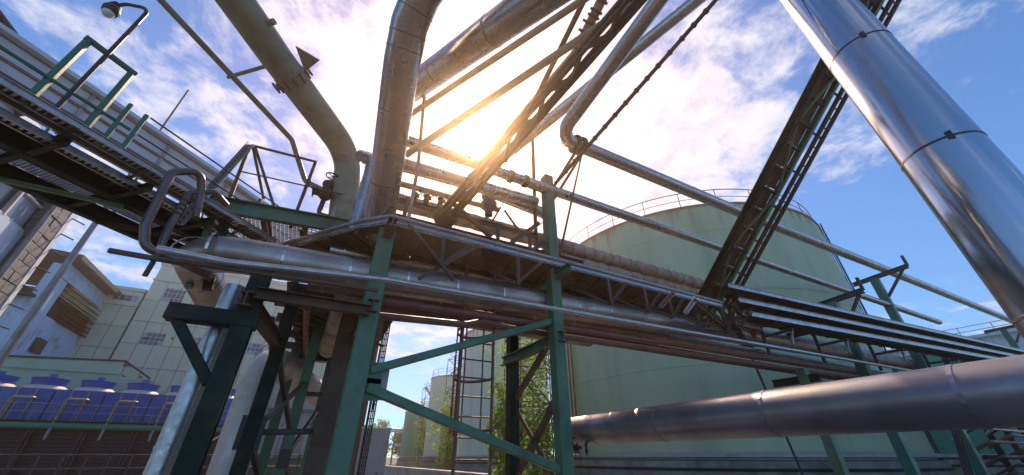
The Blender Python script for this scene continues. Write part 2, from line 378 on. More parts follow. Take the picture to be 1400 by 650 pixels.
a = R(-72)   # drain pipe and ladder rail down the big tank's side
for k, (da, rr, m) in enumerate(((0, .05, 'brown_steel'), (R(7), .03, 'dark_steel'))):
    p = (25.1 + 10.15 * math.cos(a + da), 18.2 + 10.15 * math.sin(a + da)); tube('down_pipe', [(*p, .8), (*p, 15.2)], rr, m, T1, seg=8)
p = (25.1 + 10.2 * math.cos(R(170)), 18.2 + 10.2 * math.sin(R(170)))
for d in (0, .35): tube('down_pipe', [(p[0], p[1] + d, .4), (p[0], p[1] + d, 15)], .06, 'red_pipe', T1, seg=8)
tank('tall pale tank behind the caged ladder and leafy stair tower', (20.4, 40.1), 5, 14.2, 'tank_pale', 8, seg=56)
tank('smaller pale tank beside the dark green one, with an ivied tower before it', (22.4, 62.0), 4.2, 12.8, 'tank_pale', 7, seg=48)
tank('small dark green tank farthest along the concrete wall', (21.8, 81.1), 2.7, 9.4, 'tank_teal', 5, seg=40)
tank('dark teal tank behind the tangle of small pipes', (44.0, 13.5), 6, 8.0, 'tank_teal', 5, seg=48)

# ---- stair towers of the tanks, with climbers
def tower(label, x, y, wd, h, lv, ivy, seed, cage=True):
    t = thing('stair_tower', label, 'stair tower', (x, y, 0)); hw = wd / 2
    for sx in (-1, 1):
        for sy in (-1, 1): beam('post', (x + sx*hw, y + sy*hw, 0), (x + sx*hw, y + sy*hw, h), prof_l(.09, .015), 'dark_green', t)
    for i in range(lv + 1):
        z = .3 + (h - .3) * i / lv
        parts = [extrude((x-hw, y-hw, z), (x+hw, y-hw, z), prof_box(.05, .07)), extrude((x-hw, y+hw, z), (x+hw, y+hw, z), prof_box(.05, .07)),
                 extrude((x-hw, y-hw, z), (x-hw, y+hw, z), prof_box(.05, .07)), extrude((x+hw, y-hw, z), (x+hw, y+hw, z), prof_box(.05, .07))]
        join('landing_frame', parts, 'dark_green', t)
        if i < lv:
            z2 = .3 + (h - .3) * (i + 1) / lv; s = 1 if i % 2 else -1
            fl = []
            for yy in (y - hw * .9, y - hw * .2):
                fl.append(extrude((x - s*hw, yy, z), (x + s*hw, yy, z2), prof_box(.04, .16)))
            for k in range(1, 8):
                q = k / 8; xx = x - s*hw + 2*s*hw*q; fl.append(bx(xx - .12, xx + .12, y - hw*.9, y - hw*.2, z + (z2 - z)*q - .015, z + (z2 - z)*q + .015))
            join('stair_flight', fl, 'grey_steel', t)
            beam('brace', (x + s*hw, y + hw, z), (x - s*hw, y + hw, z2), prof_l(.07, .012), 'dark_green', t)
            beam('hand_rail', (x - s*hw, y - hw, z + .9), (x + s*hw, y - hw, z2 + .9), prof_box(.035, .035), 'dark_green', t)
        if cage and i:
            for dz in (-.3, .5):
                pts = [(x + hw*1.15*math.cos(2*math.pi*j/16), y + hw*1.15*math.sin(2*math.pi*j/16), z + dz) for j in range(17)]
                vs, fs, ns = sweep(pts, .03, 5, False); new('hoop', vs, fs, 'brown_steel', t)
    return t
def climber(label, x, y, wd, h, n, size, seed):
    rn = random.Random(seed); t = thing('climbing_plant', label, 'climber', (x, y, 0)); cl = []
    stems = []
    for k in range(7):
        pts = [Vector((x + rn.uniform(-.5, .5)*wd, y + rn.uniform(-.6, .1)*wd, 0))]
        top = h * rn.uniform(.55, 1)
        while pts[-1].z < top: pts.append(pts[-1] + Vector((rn.gauss(0, .14)*wd, rn.gauss(0, .1)*wd, rn.uniform(.3, .7))))
        vs, fs, ns = sweep(pts, [.035 * (1 - .7*i/len(pts)) for i in range(len(pts))], 5); stems.append((vs, fs))
        for p in pts:
            for c in range(rn.choice((0, 1, 2, 3))):
                cc = p + Vector((rn.gauss(0, .22)*wd, rn.gauss(0, .18)*wd, rn.gauss(0, .2)))
                sp = rn.uniform(.10, .26) * wd
                cl += [cc + Vector((rn.gauss(0, sp), rn.gauss(0, sp), rn.gauss(0, sp))) for q in range(rn.randint(14, 44))]
    rn.shuffle(cl)
    vs, fs = leaves(cl[:n], size, seed); new('foliage', vs, fs, 'leaf', t)
    join('stems', stems, 'bark', t)
tower('green stair tower overgrown with leaves, beside the caged ladder', 13.6, 23.3, 2.3, 11.2, 5, True, 1)
climber('bright green climber covering the stair tower beside the caged ladder', 13.3, 22.7, 2.3, 9.3, 9000, .11, 11)
climber('lower bright green bush of climbers rising left of the stair tower', 10.1, 20.2, 1.1, 4.9, 4200, .12, 15)
tower('narrow stair tower with hoops before the smaller pale tank', 18.0, 48.8, 2.6, 13.2, 6, True, 2)
climber('sparse climber on the narrow hooped tower', 17.8, 48.0, 2.8, 9.0, 4200, .17, 12)
tower('farthest stair tower, in front of the small dark green tank', 19.2, 66.3, 1.8, 11.9, 5, True, 3)
climber('thin climber on the farthest stair tower', 19.2, 65.6, 2.0, 8.0, 1800, .2, 13)

# ---- low wall, blank panel, far fence and trees
t = thing('low_wall', 'long low pale concrete wall running past the tanks', 'wall', (5.2, 18, 0))
for k in range(9):
    y0 = 11 + k * 3.0; box('wall_slab', 5.0, 5.25, y0 + .012, y0 + 2.988, 0, 1.12, 'concrete', t); box('coping', 4.96, 5.29, y0 + .006, y0 + 2.994, 1.12, 1.2, 'concrete', t)
t = thing('blank_panel', 'blank grey sheet panel standing on legs beside the weeds', 'panel', (3.0, 17.7, 0))
new('panel_sheet', *prism([(2.52, 17.86), (3.62, 17.62), (3.63, 17.66), (2.53, 17.90)], .95, 2.62), 'grey_sheet', t)
beam('top_trim', (2.50, 17.87, 2.64), (3.66, 17.615, 2.64), prof_box(.09, .05), 'white_paint', t)
for q in (.12, .5, .88): post('leg', 2.53 + 1.1*q, 17.93 - .24*q, 0, 2.5, .06, 'grey_steel', t)
beam('bottom_rail', (2.52, 17.84, .93), (3.63, 17.60, .93), prof_box(.06, .06), 'dark_steel', t)
t = thing('far_pipe_trestle', 'far dark trestle carrying pipes beyond the blank panel', 'trestle', (20, 95, 0))
for k in range(6):
    x = 11 + k * 3.2; post('leg', x, 95, 0, 6.6, .3, 'dark_steel', t)
for z in (4.0, 6.6): beam('beam', (10, 95, z), (28.5, 95, z), prof_box(.3, .35), 'blue_sheet', t)
for k in range(3): tube('pipe_line', [(10, 94.6 + k*.4, 7.0), (28.5, 94.6 + k*.4, 7.0)], .16, 'grey_steel', t, seg=8)
def tree(label, x, y, h, r, seed, group='trees beyond the tanks'):
    rn = random.Random(seed); t = thing('broadleaf_tree', label, 'tree', (x, y, 0), group)
    parts = [sweep([(x, y, 0), (x + .1, y, h*.3), (x - .1, y + .1, h*.62), (x, y, h*.9)], [.25, .2, .13, .03], 7)[:2]]; cl = []
    for k in range(26):
        a = rn.uniform(0, 6.28); z = rn.uniform(.28, .95) * h; rr = r * math.sin(min(1, (1.05 - z/h) * 1.9) * 1.4) * rn.uniform(.45, 1)
        e = Vector((x + rr*math.cos(a), y + rr*math.sin(a), z)); parts.append(sweep([(x, y, z*.8), e], [.07, .02], 5)[:2])
        cl += [e + Vector((rn.gauss(0, r*.2), rn.gauss(0, r*.2), rn.gauss(0, r*.17))) for q in range(110)]
    join('trunk', parts, 'bark', t); vs, fs = leaves(cl, .3, seed); new('crown', vs, fs, 'leaf_far', t)
for k, (x, y, h, r) in enumerate(((14, 108, 8.5, 3.2), (20, 112, 10, 3.6), (25.5, 106, 8, 3), (31, 112, 9.5, 3.4), (37, 108, 8.6, 3.3))):
    tree('green broadleaf tree far beyond the pipe trestle', x, y, h, r, 30 + k)

# ---- cream panel building
t = thing('cream_building', 'tall cream panelled works building behind the blue cooling towers', 'building', (-10, 63, 0))
box('core', -19.3, 2.8, 57.15, 70, 0, 22.3, 'cream_joint', t)
box('parapet', -19.6, 3.1, 56.9, 70.2, 22.3, 22.75, 'cream_panel', t)
holes = [(-18.0, -15.9, 17.75, 19.55), (-18.0, -15.8, 12.6, 14.1), (-8.2, -3.4, 16.4, 17.9), (-13.4, -11.3, 17.75, 19.55), (-13.2, -11.2, 12.6, 14.1), (-8.0, -5.8, 12.6, 14.1)]
def facade(t, x0, x1, z0, z1, dx, dz, y, holes, m='cream_panel', name='wall_panel'):
    nx = round((x1 - x0) / dx); nz = round((z1 - z0) / dz); dx = (x1 - x0) / nx; dz = (z1 - z0) / nz; me = {}
    for i in range(nx):
        for j in range(nz):
            a, b, c, d = x0 + i*dx + .03, x0 + (i+1)*dx - .03, z0 + j*dz + .03, z0 + (j+1)*dz - .03
            pcs = [(a, b, c, d)]
            for h in holes:
                q = []
                for (a1, b1, c1, d1) in pcs:
                    if h[0] >= b1 or h[1] <= a1 or h[2] >= d1 or h[3] <= c1: q.append((a1, b1, c1, d1)); continue
                    if h[0] > a1: q.append((a1, h[0], c1, d1))
                    if h[1] < b1: q.append((h[1], b1, c1, d1))
                    m0, m1 = max(a1, h[0]), min(b1, h[1])
                    if h[2] > c1: q.append((m0, m1, c1, h[2]))
                    if h[3] < d1: q.append((m0, m1, h[3], d1))
                pcs = q
            for (a1, b1, c1, d1) in pcs:
                if b1 - a1 < .03 or d1 - c1 < .03: continue
                key = (round(b1-a1, 2), round(d1-c1, 2))
                if key not in me:
                    v, f = bx(0, b1-a1, 0, .16, 0, d1-c1); mm = bpy.data.meshes.new(name); mm.from_pydata(v, [], f); mm.materials.append(MATS[m]); me[key] = mm
                inst(name, me[key], (a1, y + random.uniform(-.015, .015), c1), Quaternion(), t)
facade(t, -19.5, 3.0, 0, 20.3, 1.5, 2.7, 57, holes); facade(t, -19.5, 3.0, 20.45, 22.3, 3.0, 1.85, 57, [])
box('string_course', -19.6, 3.1, 56.9, 57.15, 20.3, 20.45, 'cream_panel', t)
def grid_window(t, x0, x1, z0, z1, y, nx, nz, lit_share=0, dp=.12, fm='frame_white', gm='glass'):
    f = join('window', [bx(x0, x1, y, y+dp, z0, z0+.09), bx(x0, x1, y, y+dp, z1-.09, z1), bx(x0, x0+.09, y, y+dp, z0+.09, z1-.09), bx(x1-.09, x1, y, y+dp, z0+.09, z1-.09)]
             + [bx(x0+(x1-x0)*i/nx-.03, x0+(x1-x0)*i/nx+.03, y+.01, y+dp-.02, z0+.09, z1-.09) for i in range(1, nx)]
             + [bx(x0+.09, x1-.09, y+.015, y+dp-.025, z0+(z1-z0)*i/nz-.03, z0+(z1-z0)*i/nz+.03) for i in range(1, nz)], fm, t)
    for i in range(nx):
        for j in range(nz):
            e = random.uniform(-.012, .012); a = x0 + (x1-x0)*i/nx; b = x0 + (x1-x0)*(i+1)/nx; c = z0 + (z1-z0)*j/nz; d = z0 + (z1-z0)*(j+1)/nz
            new('pane', [(a+.02, y+.07+e, c+.02), (b-.02, y+.07-e, c+.02), (b-.02, y+.07, d-.02), (a+.02, y+.07, d-.02)], [(0, 1, 2, 3)], gm if random.random() > lit_share else 'lit_glass', f)  # random panes take the glass copy with light in its colour
for h in holes: grid_window(t, *h, 57.03, 5 if h[1]-h[0] < 3 else 9, 3, .12)
box('pilaster', -12.2, -11.9, 56.8, 56.98, 0, 20.3, 'cream_panel', t); box('pilaster', -4.6, -4.3, 56.8, 56.98, 0, 20.3, 'cream_panel', t)
for k in range(9):   # small holes and cable anchors on the wall
    x, z = random.uniform(-19, -8), random.uniform(8, 18); box('vent_brick', x, x+.22, 56.9, 57.02, z, z+.22, 'frame_dark', t)
t = thing('lower_wing', 'lower cream wing with a strip of dark windows, left of the tall block', 'building', (-23, 63, 0))
box('core', -28, -19.7, 57.35, 70, 0, 18.6, 'cream_joint', t); box('parapet', -28.2, -19.65, 57.1, 70, 18.6, 19.0, 'cream_panel', t)
wh = [(-24.0, -22.7, 17.3, 18.1), (-22.3, -20.0, 17.3, 18.1)]
facade(t, -28, -19.7, 0, 16.8, 1.5, 2.4, 57.2, []); facade(t, -28, -19.7, 16.95, 18.6, 2.75, 1.65, 57.2, wh); box('string_course', -28.1, -19.68, 57.08, 57.3, 16.8, 16.95, 'cream_panel', t)
for h in wh: grid_window(t, *h, 57.24, 4, 1, .1)

# ---- corrugated helper
def corrugated(x0, x1, z0, z1, y, pitch, amp, along='x', top=None):
    n = int(abs(x1 - x0) / pitch * 4); vs = []; fs = []
    for i in range(n + 1):
        q = x0 + (x1 - x0) * i / n; o = amp * (0, 1, 1, 0)[i % 4]; zt = top(q) if top else z1
        for z in (z0, zt): vs.append((q, y - o, z) if along == 'x' else (y + o, q, z))
    for i in range(n): fs.append((2*i, 2*i+2, 2*i+3, 2*i+1))
    return vs, fs

# ---- louvred blue building
t = LB = thing('louvred_building', 'pale blue corrugated building with dark louvres under a mono-pitch roof', 'building', (-15, 30, 0))
box('inner_wall', -19.8, -13.15, 27.2, 33.0, 0, 9.2, 'roof_dark', t)
for (y0, y1, z0, z1) in ((27.1, 33.2, 0, 8.05), (27.1, 28.1, 8.05, 9.9), (27.1, 33.2, 9.95, 10.75)):
    vs, fs = corrugated(y0, y1, z0, z1, -13.05, .3, .045, 'y'); new('wall_sheet', vs, fs, 'blue_sheet', t)
for (x0, x1, z0, z1) in ((-19.8, -13.05, 0, 8.7), (-13.55, -13.05, 8.7, 10.6)):
    vs, fs = corrugated(x0, x1, z0, z1, 27.1, .3, .045); new('wall_sheet', vs, fs, 'blue_sheet', t)
for k in range(4): beam('louvre_blade', (-12.95, 28.15, 8.95 + k*.27), (-12.95, 32.6, 8.95 + k*.27), prof_box(.34, .05), 'roof_dark', t, up=(.5, 0, 1))
for k in range(3): beam('louvre_blade', (-12.95, 29.2, 8.12 + k*.24), (-12.95, 33.1, 8.12 + k*.24), prof_box(.34, .05), 'roof_dark', t, up=(.5, 0, 1))
new('roof', [(-20.2, 26.6, 11.2), (-12.4, 26.6, 10.85), (-12.4, 33.6, 10.85), (-20.2, 33.6, 11.2), (-20.2, 26.6, 11.45), (-12.4, 26.6, 11.1), (-12.4, 33.6, 11.1), (-20.2, 33.6, 11.45)],
    [(0, 3, 2, 1), (4, 5, 6, 7), (0, 1, 5, 4), (1, 2, 6, 5), (2, 3, 7, 6), (3, 0, 4, 7)], 'roof_dark', t)
vs, fs, ns = sweep([(-16.6, 26.9, 8.9), (-14.0, 26.9, 8.9)], .45, 18); new('duct_roll', vs, fs, 'dark_steel', t, smooth=ns)
beam('sill', (-17.5, 26.8, 8.68), (-13.3, 26.8, 8.68), prof_box(.5, .12), 'roof_dark', t)
box('window', -13.02, -12.9, 28.6, 29.5, 6.3, 7.0, 'frame_dark', t); box('window', -13.0, -12.9, 30.5, 32.4, 5.0, 5.5, 'frame_dark', t)
st = thing('outside_stair', 'thin steel stair climbing the face of the blue building', 'stair', (-17, 26.5, 0))
for yy in (26.0, 26.6): beam('stringer', (-17.8, yy, 5.2), (-14.6, yy, 8.5), prof_box(.06, .2), 'dark_steel', st)
for k in range(14): q = k / 13; box('tread', -17.8 + 3.2*q - .11, -17.8 + 3.2*q + .11, 26.03, 26.57, 5.26 + 3.3*q, 5.3 + 3.3*q, 'galvanised', st)
beam('hand_rail', (-17.8, 26.0, 6.2), (-14.6, 26.0, 9.4), prof_box(.05, .05), 'dark_steel', st)
for xx in (-17.7, -15): post('leg', xx, 26.3, 0, 5.3 + (xx + 17.7)*.95, .12, 'dark_steel', st)

for o_ in (LB, st): o_.location = V(o_.location) * 1.75; o_.location.z = -1.2; o_.scale = (1.75, 1.75, 1.75)

# ---- left tower block with tall glazing
t = thing('glazed_block', 'blue-grey block with a tall glazed wall and brick corner pier', 'building', (-15, 18, 0))
box('core', -22, -12.05, 8, 22.0, 0, 12.8, 'roof_dark', t); box('lower_wall', -12.05, -11.8, 8, 20.9, 0, 9.55, 'blue_sheet', t); box('upper_wall', -12.05, -11.8, 8, 22.3, 12.1, 12.9, 'blue_sheet', t)
for i in range(9):
    y0 = 8 + i * 1.43
    for j in range(2):
        z0 = 9.62 + j * 1.18; new('pane', [(-11.95, y0+.03, z0+.03), (-11.95, y0+1.4, z0+.03), (-11.95 + random.uniform(-.02, .02), y0+1.4, z0+1.15), (-11.95, y0+.03, z0+1.15)], [(0, 1, 2, 3)], 'lit_glass' if random.random() < .5 else 'glass', t)
        box('glazing_bar', -11.95, -11.83, y0, y0+1.43, z0-.04, z0+.04, 'frame_white', t)
    box('glazing_bar', -11.96, -11.8, y0-.05, y0+.05, 9.6, 12.05, 'frame_white', t)
me = {}
for k in range(29):   # corner pier of large blocks
    for q in range(2):
        nm = 'brick'; key = (k % 2, q)
        if key not in me:
            v, f = bx(0, .34, 0, .62 if (k + q) % 2 else .56, 0, .40); mm = bpy.data.meshes.new('brick'); mm.from_pydata(v, [], f); mm.materials.append(MATS['brick_dark']); me[key] = mm
        inst(nm, me[key], (-11.98 + random.uniform(-.02, .02), 20.95 + q * .64, k * .43), Quaternion(), t)
box('edge_strip', -12.0, -11.62, 22.24, 22.5, 0, 12.6, 'white_paint', t)
for k in range(7): beam('cable_bracket', (-11.7, 22.4, 6.2 + k*.85), (-11.25, 22.75, 6.1 + k*.85), prof_box(.05, .05), 'dark_steel', t)
tube('down_pipe', [(-11.55, 20.85, 0), (-11.55, 20.85, 12.7)], .11, 'grey_steel', t, seg=10)

# ---- conveyor gallery
E1 = Vector((.7071, .7071, 0)); NV = Vector((.7071, -.7071, 0))
def sn(s, n, z): return E1 * s + NV * n + Vector((0, 0, z))
def sbox(name, s0, s1, n0, n1, z0, z1, m, parent, **k):
    vs = [sn(s, n, z) for z in (z0, z1) for n in (n0, n1) for s in (s0, s1)]
    return new(name, vs, [(0, 1, 3, 2), (4, 6, 7, 5), (0, 4, 5, 1), (2, 3, 7, 6), (0, 2, 6, 4), (1, 5, 7, 3)], m, parent, **k)
t = thing('conveyor_gallery', 'long pale enclosed conveyor gallery crossing high on supports', 'gallery', sn(5, -16.6, 0))
for k in range(12):
    s0 = -6 + k * 2.4; sbox('side_panel', s0+.02, s0+2.38, -15.82, -15.76, 10.95, 11.95, 'gallery_blue', t); sbox('side_panel', s0+.02, s0+2.38, -17.14, -17.08, 10.95, 11.95, 'gallery_blue', t)
    sbox('floor_panel', s0+.01, s0+2.39, -17.06, -15.84, 10.86, 10.94, 'gallery_floor', t)
    sbox('post', s0-.05, s0+.05, -15.9, -15.70, 10.9, 12.0, 'grey_steel', t)
    beam('floor_brace', sn(s0 + .2, -17.0, 10.82), sn(s0 + 1.6, -15.9, 10.82), prof_box(.06, .06), 'brown_steel', t)
sbox('roof', -6, 22.8, -17.4, -15.5, 12.0, 12.14, 'gallery_blue', t); sbox('bottom_chord', -6, 22.8, -15.9, -15.68, 10.80, 10.95, 'brown_steel', t); sbox('mid_rail', -6, 22.8, -15.75, -15.70, 11.3, 11.38, 'red_pipe', t)
for s in (-5.5, 21): 
    for n in (-17.0, -15.9): beam('leg', sn(s, n, 0), sn(s, n, 10.8), prof_i(.25, .25, .03), 'dark_green', t)
t = thing('high_conveyor', 'steep dark roofed conveyor above the gallery', 'gallery', (-13, 14, 0))
vs = []; fs = []
for (a, b) in ((Vector((-17.4, 11.2, 17.6)), Vector((-11.9, 17.3, 12.9))),):
    beam('casing', a, b, prof_box(2.2, 1.3), 'dark_slat', t); beam('roof_sheet', a + Vector((0, 0, .72)), b + Vector((0, 0, .72)), prof_box(2.5, .1), 'roof_dark', t)
    beam('side_rail', a + Vector((.95, -.8, -.2)), b + Vector((.95, -.8, -.2)), prof_box(.1, .5), 'dark_steel', t)
beam('leg', (-13.5, 15.4, 0), (-13.5, 15.4, 13.6), prof_i(.3, .3, .03), 'dark_green', t)
tube('aerial', [(-10.4, 21.6, 0), (-10.4, 21.6, 20.4)], .05, 'dark_steel', None, seg=8, label='thin aerial mast rising behind the conveyor gallery', cat='mast')

# ---- cooling towers
def cooling(k):
    x0 = -21.0 + k * 2.72; x1 = x0 + 2.66
    t = thing('cooling_tower', ('hindmost blue cooling tower cell, at the end by the white steel frame', 'blue cooling tower cell second from the white steel frame', 'blue cooling tower cell third from the white steel frame', 'blue cooling tower cell third from the platform ladder', 'blue cooling tower cell second from the platform ladder', 'end blue cooling tower cell, beside the platform ladder')[k], 'cooling tower', ((x0 + x1)/2, 42, 0), 'row of blue cooling towers')
    box('casing', x0, x1, 40.05, 44.2, 3.75, 5.78, 'blue_fibre', t)
    for i in range(3):
        for j in range(2):
            a = x0 + .03 + i*.88; box('casing_panel', a, a + .84, 39.98, 40.05, 3.8 + j*1.0, 4.76 + j*1.0, 'blue_fibre', t)
    for i in (0, 1): box('rib', x0 + .86 + i*.9, x0 + .94 + i*.9, 39.9, 40.0, 3.7, 5.8, 'grey_steel', t)
    c = ((x0 + x1)/2, 42, 0)
    vs, fs = lathe([(1.32, 5.78), (1.25, 5.95), (1.05, 6.1), (.95, 6.14)], c, 28); new('roof_ring', vs, fs, 'fan_cream', t, smooth=True)
    vs, fs = lathe([(.96, 6.12), (.9, 6.3), (1.02, 6.62), (1.04, 6.66), (.92, 6.66), (.8, 6.3), (.0, 6.28)], c, 28); new('fan_stack', vs, fs, 'blue_fibre', t, smooth=True)
    vs, fs, ns = sweep([(c[0], 42, 6.28), (c[0], 42, 6.75), (c[0], 42, 6.78), (c[0], 42, 6.98)], [.1, .1, .24, .22], 12); new('motor', vs, fs, 'blue_fibre', t)
    for j in range(4): beam('fan_blade', (c[0], 42, 6.45), (c[0] + .76*math.cos(j*1.571+.4), 42 + .76*math.sin(j*1.571+.4), 6.45), prof_box(.2, .03), 'dark_steel', t)
    tube('water_pipe', [(c[0] - .25, 39.2, 2.6), (c[0] - .25, 39.2, 5.1), (c[0] + .75, 39.2, 5.1), (c[0] + .75, 39.7, 5.1)], .09, 'grey_steel', t, br=.15, seg=8)
    for i in range(13): box('louvre_slat', x0, x1, 40.0, 40.2, .55 + i*.24, .66 + i*.24, 'dark_slat', t)
    box('basin', x0, x1, 40.2, 44.1, 0, 3.7, 'dark_slat', t)
    for i in (0, 1): post('leg', x0 + .08 + i*2.5, 39.85, 0, 3.7, .14, 'dark_slat', t)
    return t
for k in range(6): cooling(k)
tube('header_pipe', [(-24, 39.3, 3.45), (-3.9, 39.3, 3.45)], .22, 'tank_teal', None, seg=14, label='long dark teal header pipe along the front of the cooling towers', cat='pipe')
t = thing('tower_catwalk', 'narrow railed catwalk along the front of the cooling towers', 'catwalk', (-14, 39.4, 0))
box('deck', -21, -4.2, 39.05, 39.7, 3.72, 3.78, 'dark_steel', t)
for z in (4.25, 4.75): tube('guard_rail', [(-21, 39.05, z), (-4.2, 39.05, z)], .022, 'grey_steel', t, seg=6)
for k in range(17): tube('rail_post', [(-21 + k*1.05, 39.05, 3.7), (-21 + k*1.05, 39.05, 4.78)], .022, 'grey_steel', t, seg=6)
t = thing('platform_stair', 'white railed platform with ladder at the end of the cooling towers', 'platform', (-3.7, 40, 0))
box('deck', -4.6, -3.0, 38.9, 41.5, 3.25, 3.33, 'galvanised', t)
for z in (3.85, 4.4):
    tube('guard_rail', [(-4.6, 38.9, z), (-3.0, 38.9, z), (-3.0, 41.5, z)], .03, 'white_paint', t, seg=6)
for x, y in ((-4.6, 38.9), (-3.8, 38.9), (-3.0, 38.9), (-3.0, 40.2), (-3.0, 41.5)): tube('rail_post', [(x, y, 3.3), (x, y, 4.42)], .03, 'white_paint', t, seg=6)
for x, y in ((-4.5, 39), (-3.1, 39), (-3.1, 41.4)): post('leg', x, y, 0, 3.25, .1, 'white_paint', t)
for d in (0, .5): beam('ladder_rail', (-4.0 + d, 38.7, 0), (-4.0 + d, 38.85, 5.9), prof_box(.06, .06), 'white_paint', t)
for k in range(18): tube('rung', [(-4.0, 38.7 + .025*k*.32, .3 + k*.32), (-3.5, 38.7 + .025*k*.32, .3 + k*.32)], .02, 'white_paint', t, seg=6)
beam('brace', (-5.9, 39, 2.2), (-4.6, 39, 3.2), prof_box(.1, .1), 'white_paint', t)

# ---- green shed behind the cooling towers and the corrugated shed
t = thing('green_shed', 'low pale green shed with gabled end behind the cooling towers', 'shed', (-17, 46, 0))
box('wall', -26, -14.1, 45.0, 47.0, 0, 7.7, 'green_roof', t)
new('gable_roof', [(-14.3, 44.8, 8.75), (-12.2, 44.8, 7.5), (-12.2, 47.1, 7.5), (-14.3, 47.1, 8.75), (-26.3, 44.8, 8.2), (-26.3, 47.1, 8.2), (-14.3, 44.8, 7.7), (-26.3, 44.8, 7.7)], [(0, 1, 2, 3), (4, 0, 3, 5), (7, 6, 0, 4)], 'green_roof', t)
for k in range(5): box('gable_board', -14.05, -12.3, 44.9, 44.96, 6.2 + k*.27, 6.44 + k*.27, 'green_roof', t)
box('end_wall', -14.1, -12.3, 45.0, 47.0, 0, 7.5, 'green_roof', t)
beam('eave', (-26.3, 44.75, 8.22), (-14.3, 44.75, 8.78), prof_box(.1, .14), 'roof_dark', t); beam('eave', (-14.3, 44.75, 8.78), (-12.1, 44.75, 7.5), prof_box(.1, .14), 'roof_dark', t)
t = thing('corrugated_shed', 'long grey-violet corrugated shed seen between the rack legs', 'shed', (2, 48, 0))
vs, fs = corrugated(-3.0, 4, 1.5, 8.3, 46, .5, .09); new('wall_sheet', vs, fs, 'grey_sheet', t)
box('inner_wall', -2.9, 3.9, 46.2, 58, 0, 8.2, 'roof_dark', t); box('plinth', -3, 4, 45.95, 46.15, 0, 1.4, 'teal_paint', t); box('roof', -3.4, 4.4, 45.4, 58, 8.3, 8.5, 'roof_dark', t)
for k in range(4): box('post', -2.9 + k*2, -2.7 + k*2, 45.8, 45.94, 0, 1.9, 'green_paint', t)
beam('fascia', (-3.4, 45.6, 5.6), (4.4, 45.6, 5.6), prof_box(.12, .3), 'teal_paint', t)
tube('yellow_rail', [(-3, 44, .95), (5, 44, .95)], .05, 'yellow_paint', None, seg=8, label='yellow guard rail in front of the corrugated shed', cat='rail')
# ---- fence along the yard, left
t = thing('yard_fence', 'dark post and rail fence before the cooling towers', 'fence', (-12, 30, 0))
for k in range(26): beam('post', (-19 + k*.9, 30, 0), (-19 + k*.9, 30.0, 1.75), prof_box(.07, .07), 'dark_steel', t)
for z in (.5, 1.1, 1.7): tube('rail', [(-19.2, 30, z), (4, 30, z)], .035, 'dark_steel', t, seg=6)
t = thing('small_frame', 'white steel frame with sloping leg beside the left fence', 'frame', (-11, 24, 0))
beam('top_rail', (-14.5, 23, 3.35), (-12.2, 24.5, 3.4), prof_box(.14, .12), 'white_paint', t); beam('leg', (-12.2, 24.5, 3.4), (-12.9, 24.1, 0), prof_box(.1, .1), 'white_paint', t); beam('leg', (-13.2, 23.8, 3.3), (-13.9, 23.4, 0), prof_box(.1, .1), 'white_paint', t)

# ---- blue sheet hall, far right
t = thing('sheet_hall', 'far blue-grey corrugated hall behind the right end of the trays', 'building', (70, 12, 0))
vs, fs = corrugated(2, 30, 0, 12.4, 62, .55, .1, 'y'); vs = [(62 - (x - 62), y, z) for x, y, z in vs]; new('wall_sheet', vs, fs, 'blue_sheet', t)
box('inner_wall', 62.2, 80, 2, 30, 0, 12.3, 'roof_dark', t); box('roof', 61.3, 80.5, 1.5, 30.5, 12.4, 12.7, 'blue_sheet', t)
for z in (13.2, 13.7): tube('roof_rail', [(61.6, 1.5, z), (61.6, 30.5, z)], .04, 'grey_steel', t, seg=6)
for k in range(12): tube('rail_post', [(61.6, 2 + k*2.5, 12.6), (61.6, 2 + k*2.5, 13.75)], .04, 'grey_steel', t, seg=6)
# ------------------------------------------------------------------ main pipe rack
rk = thing('pipe_rack', 'green steel pipe rack with dark cross braces, carrying the main pipes and walkway', 'pipe rack', (2.4, 7, 0))
FY, BY = 5.96, 8.1
post('column', .63, FY, 0, 5.05, .27, 'green_paint', rk); post('column', 4.17, FY, 0, 7.72, .24, 'green_paint', rk)
beam('column', (.5, BY, 0), (.5, BY, 5.0), prof_i(.34, .34, .03), 'brown_steel', rk, up=(0, 1, 0)); post('column', 4.32, BY, 0, 6.0, .24, 'dark_green', rk)
beam('column', (-.93, FY, 0), (-.93, FY, 4.0), prof_i(.24, .20, .022), 'dark_green', rk, up=(0, 1, 0)); post('column', -.6, BY, 0, 4.6, .22, 'dark_green', rk)
post('column', -.03, 10.2, 0, 4.6, .22, 'green_paint', rk); post('column', .56, 13.0, 0, 4.6, .26, 'green_paint', rk); post('column', -.5, 13.4, 0, 4.6, .26, 'green_paint', rk)
post('column', 13.3, 6.15, 0, 3.92, .26, 'green_paint', rk)
for x, y in ((.63, FY), (4.17, FY), (4.32, BY), (-.96, FY), (-.6, BY), (13.3, 6.15)): box('base_plate', x-.28, x+.28, y-.28, y+.28, .002, .03, 'dark_green', rk)
# gusset plates on the first column
for z in (2.45, 2.68): box('gusset_plate', .77, .98, FY-.015, FY+.015, z-.16, z+.14, 'green_paint', rk)
# front braces
beam('brace', (.80, FY, 2.70), (4.05, FY, 3.93), prof_box(.12, .12), 'green_paint', rk); beam('brace', (.80, FY, 2.46), (4.08, FY, 1.42), prof_box(.13, .13), 'green_paint', rk)
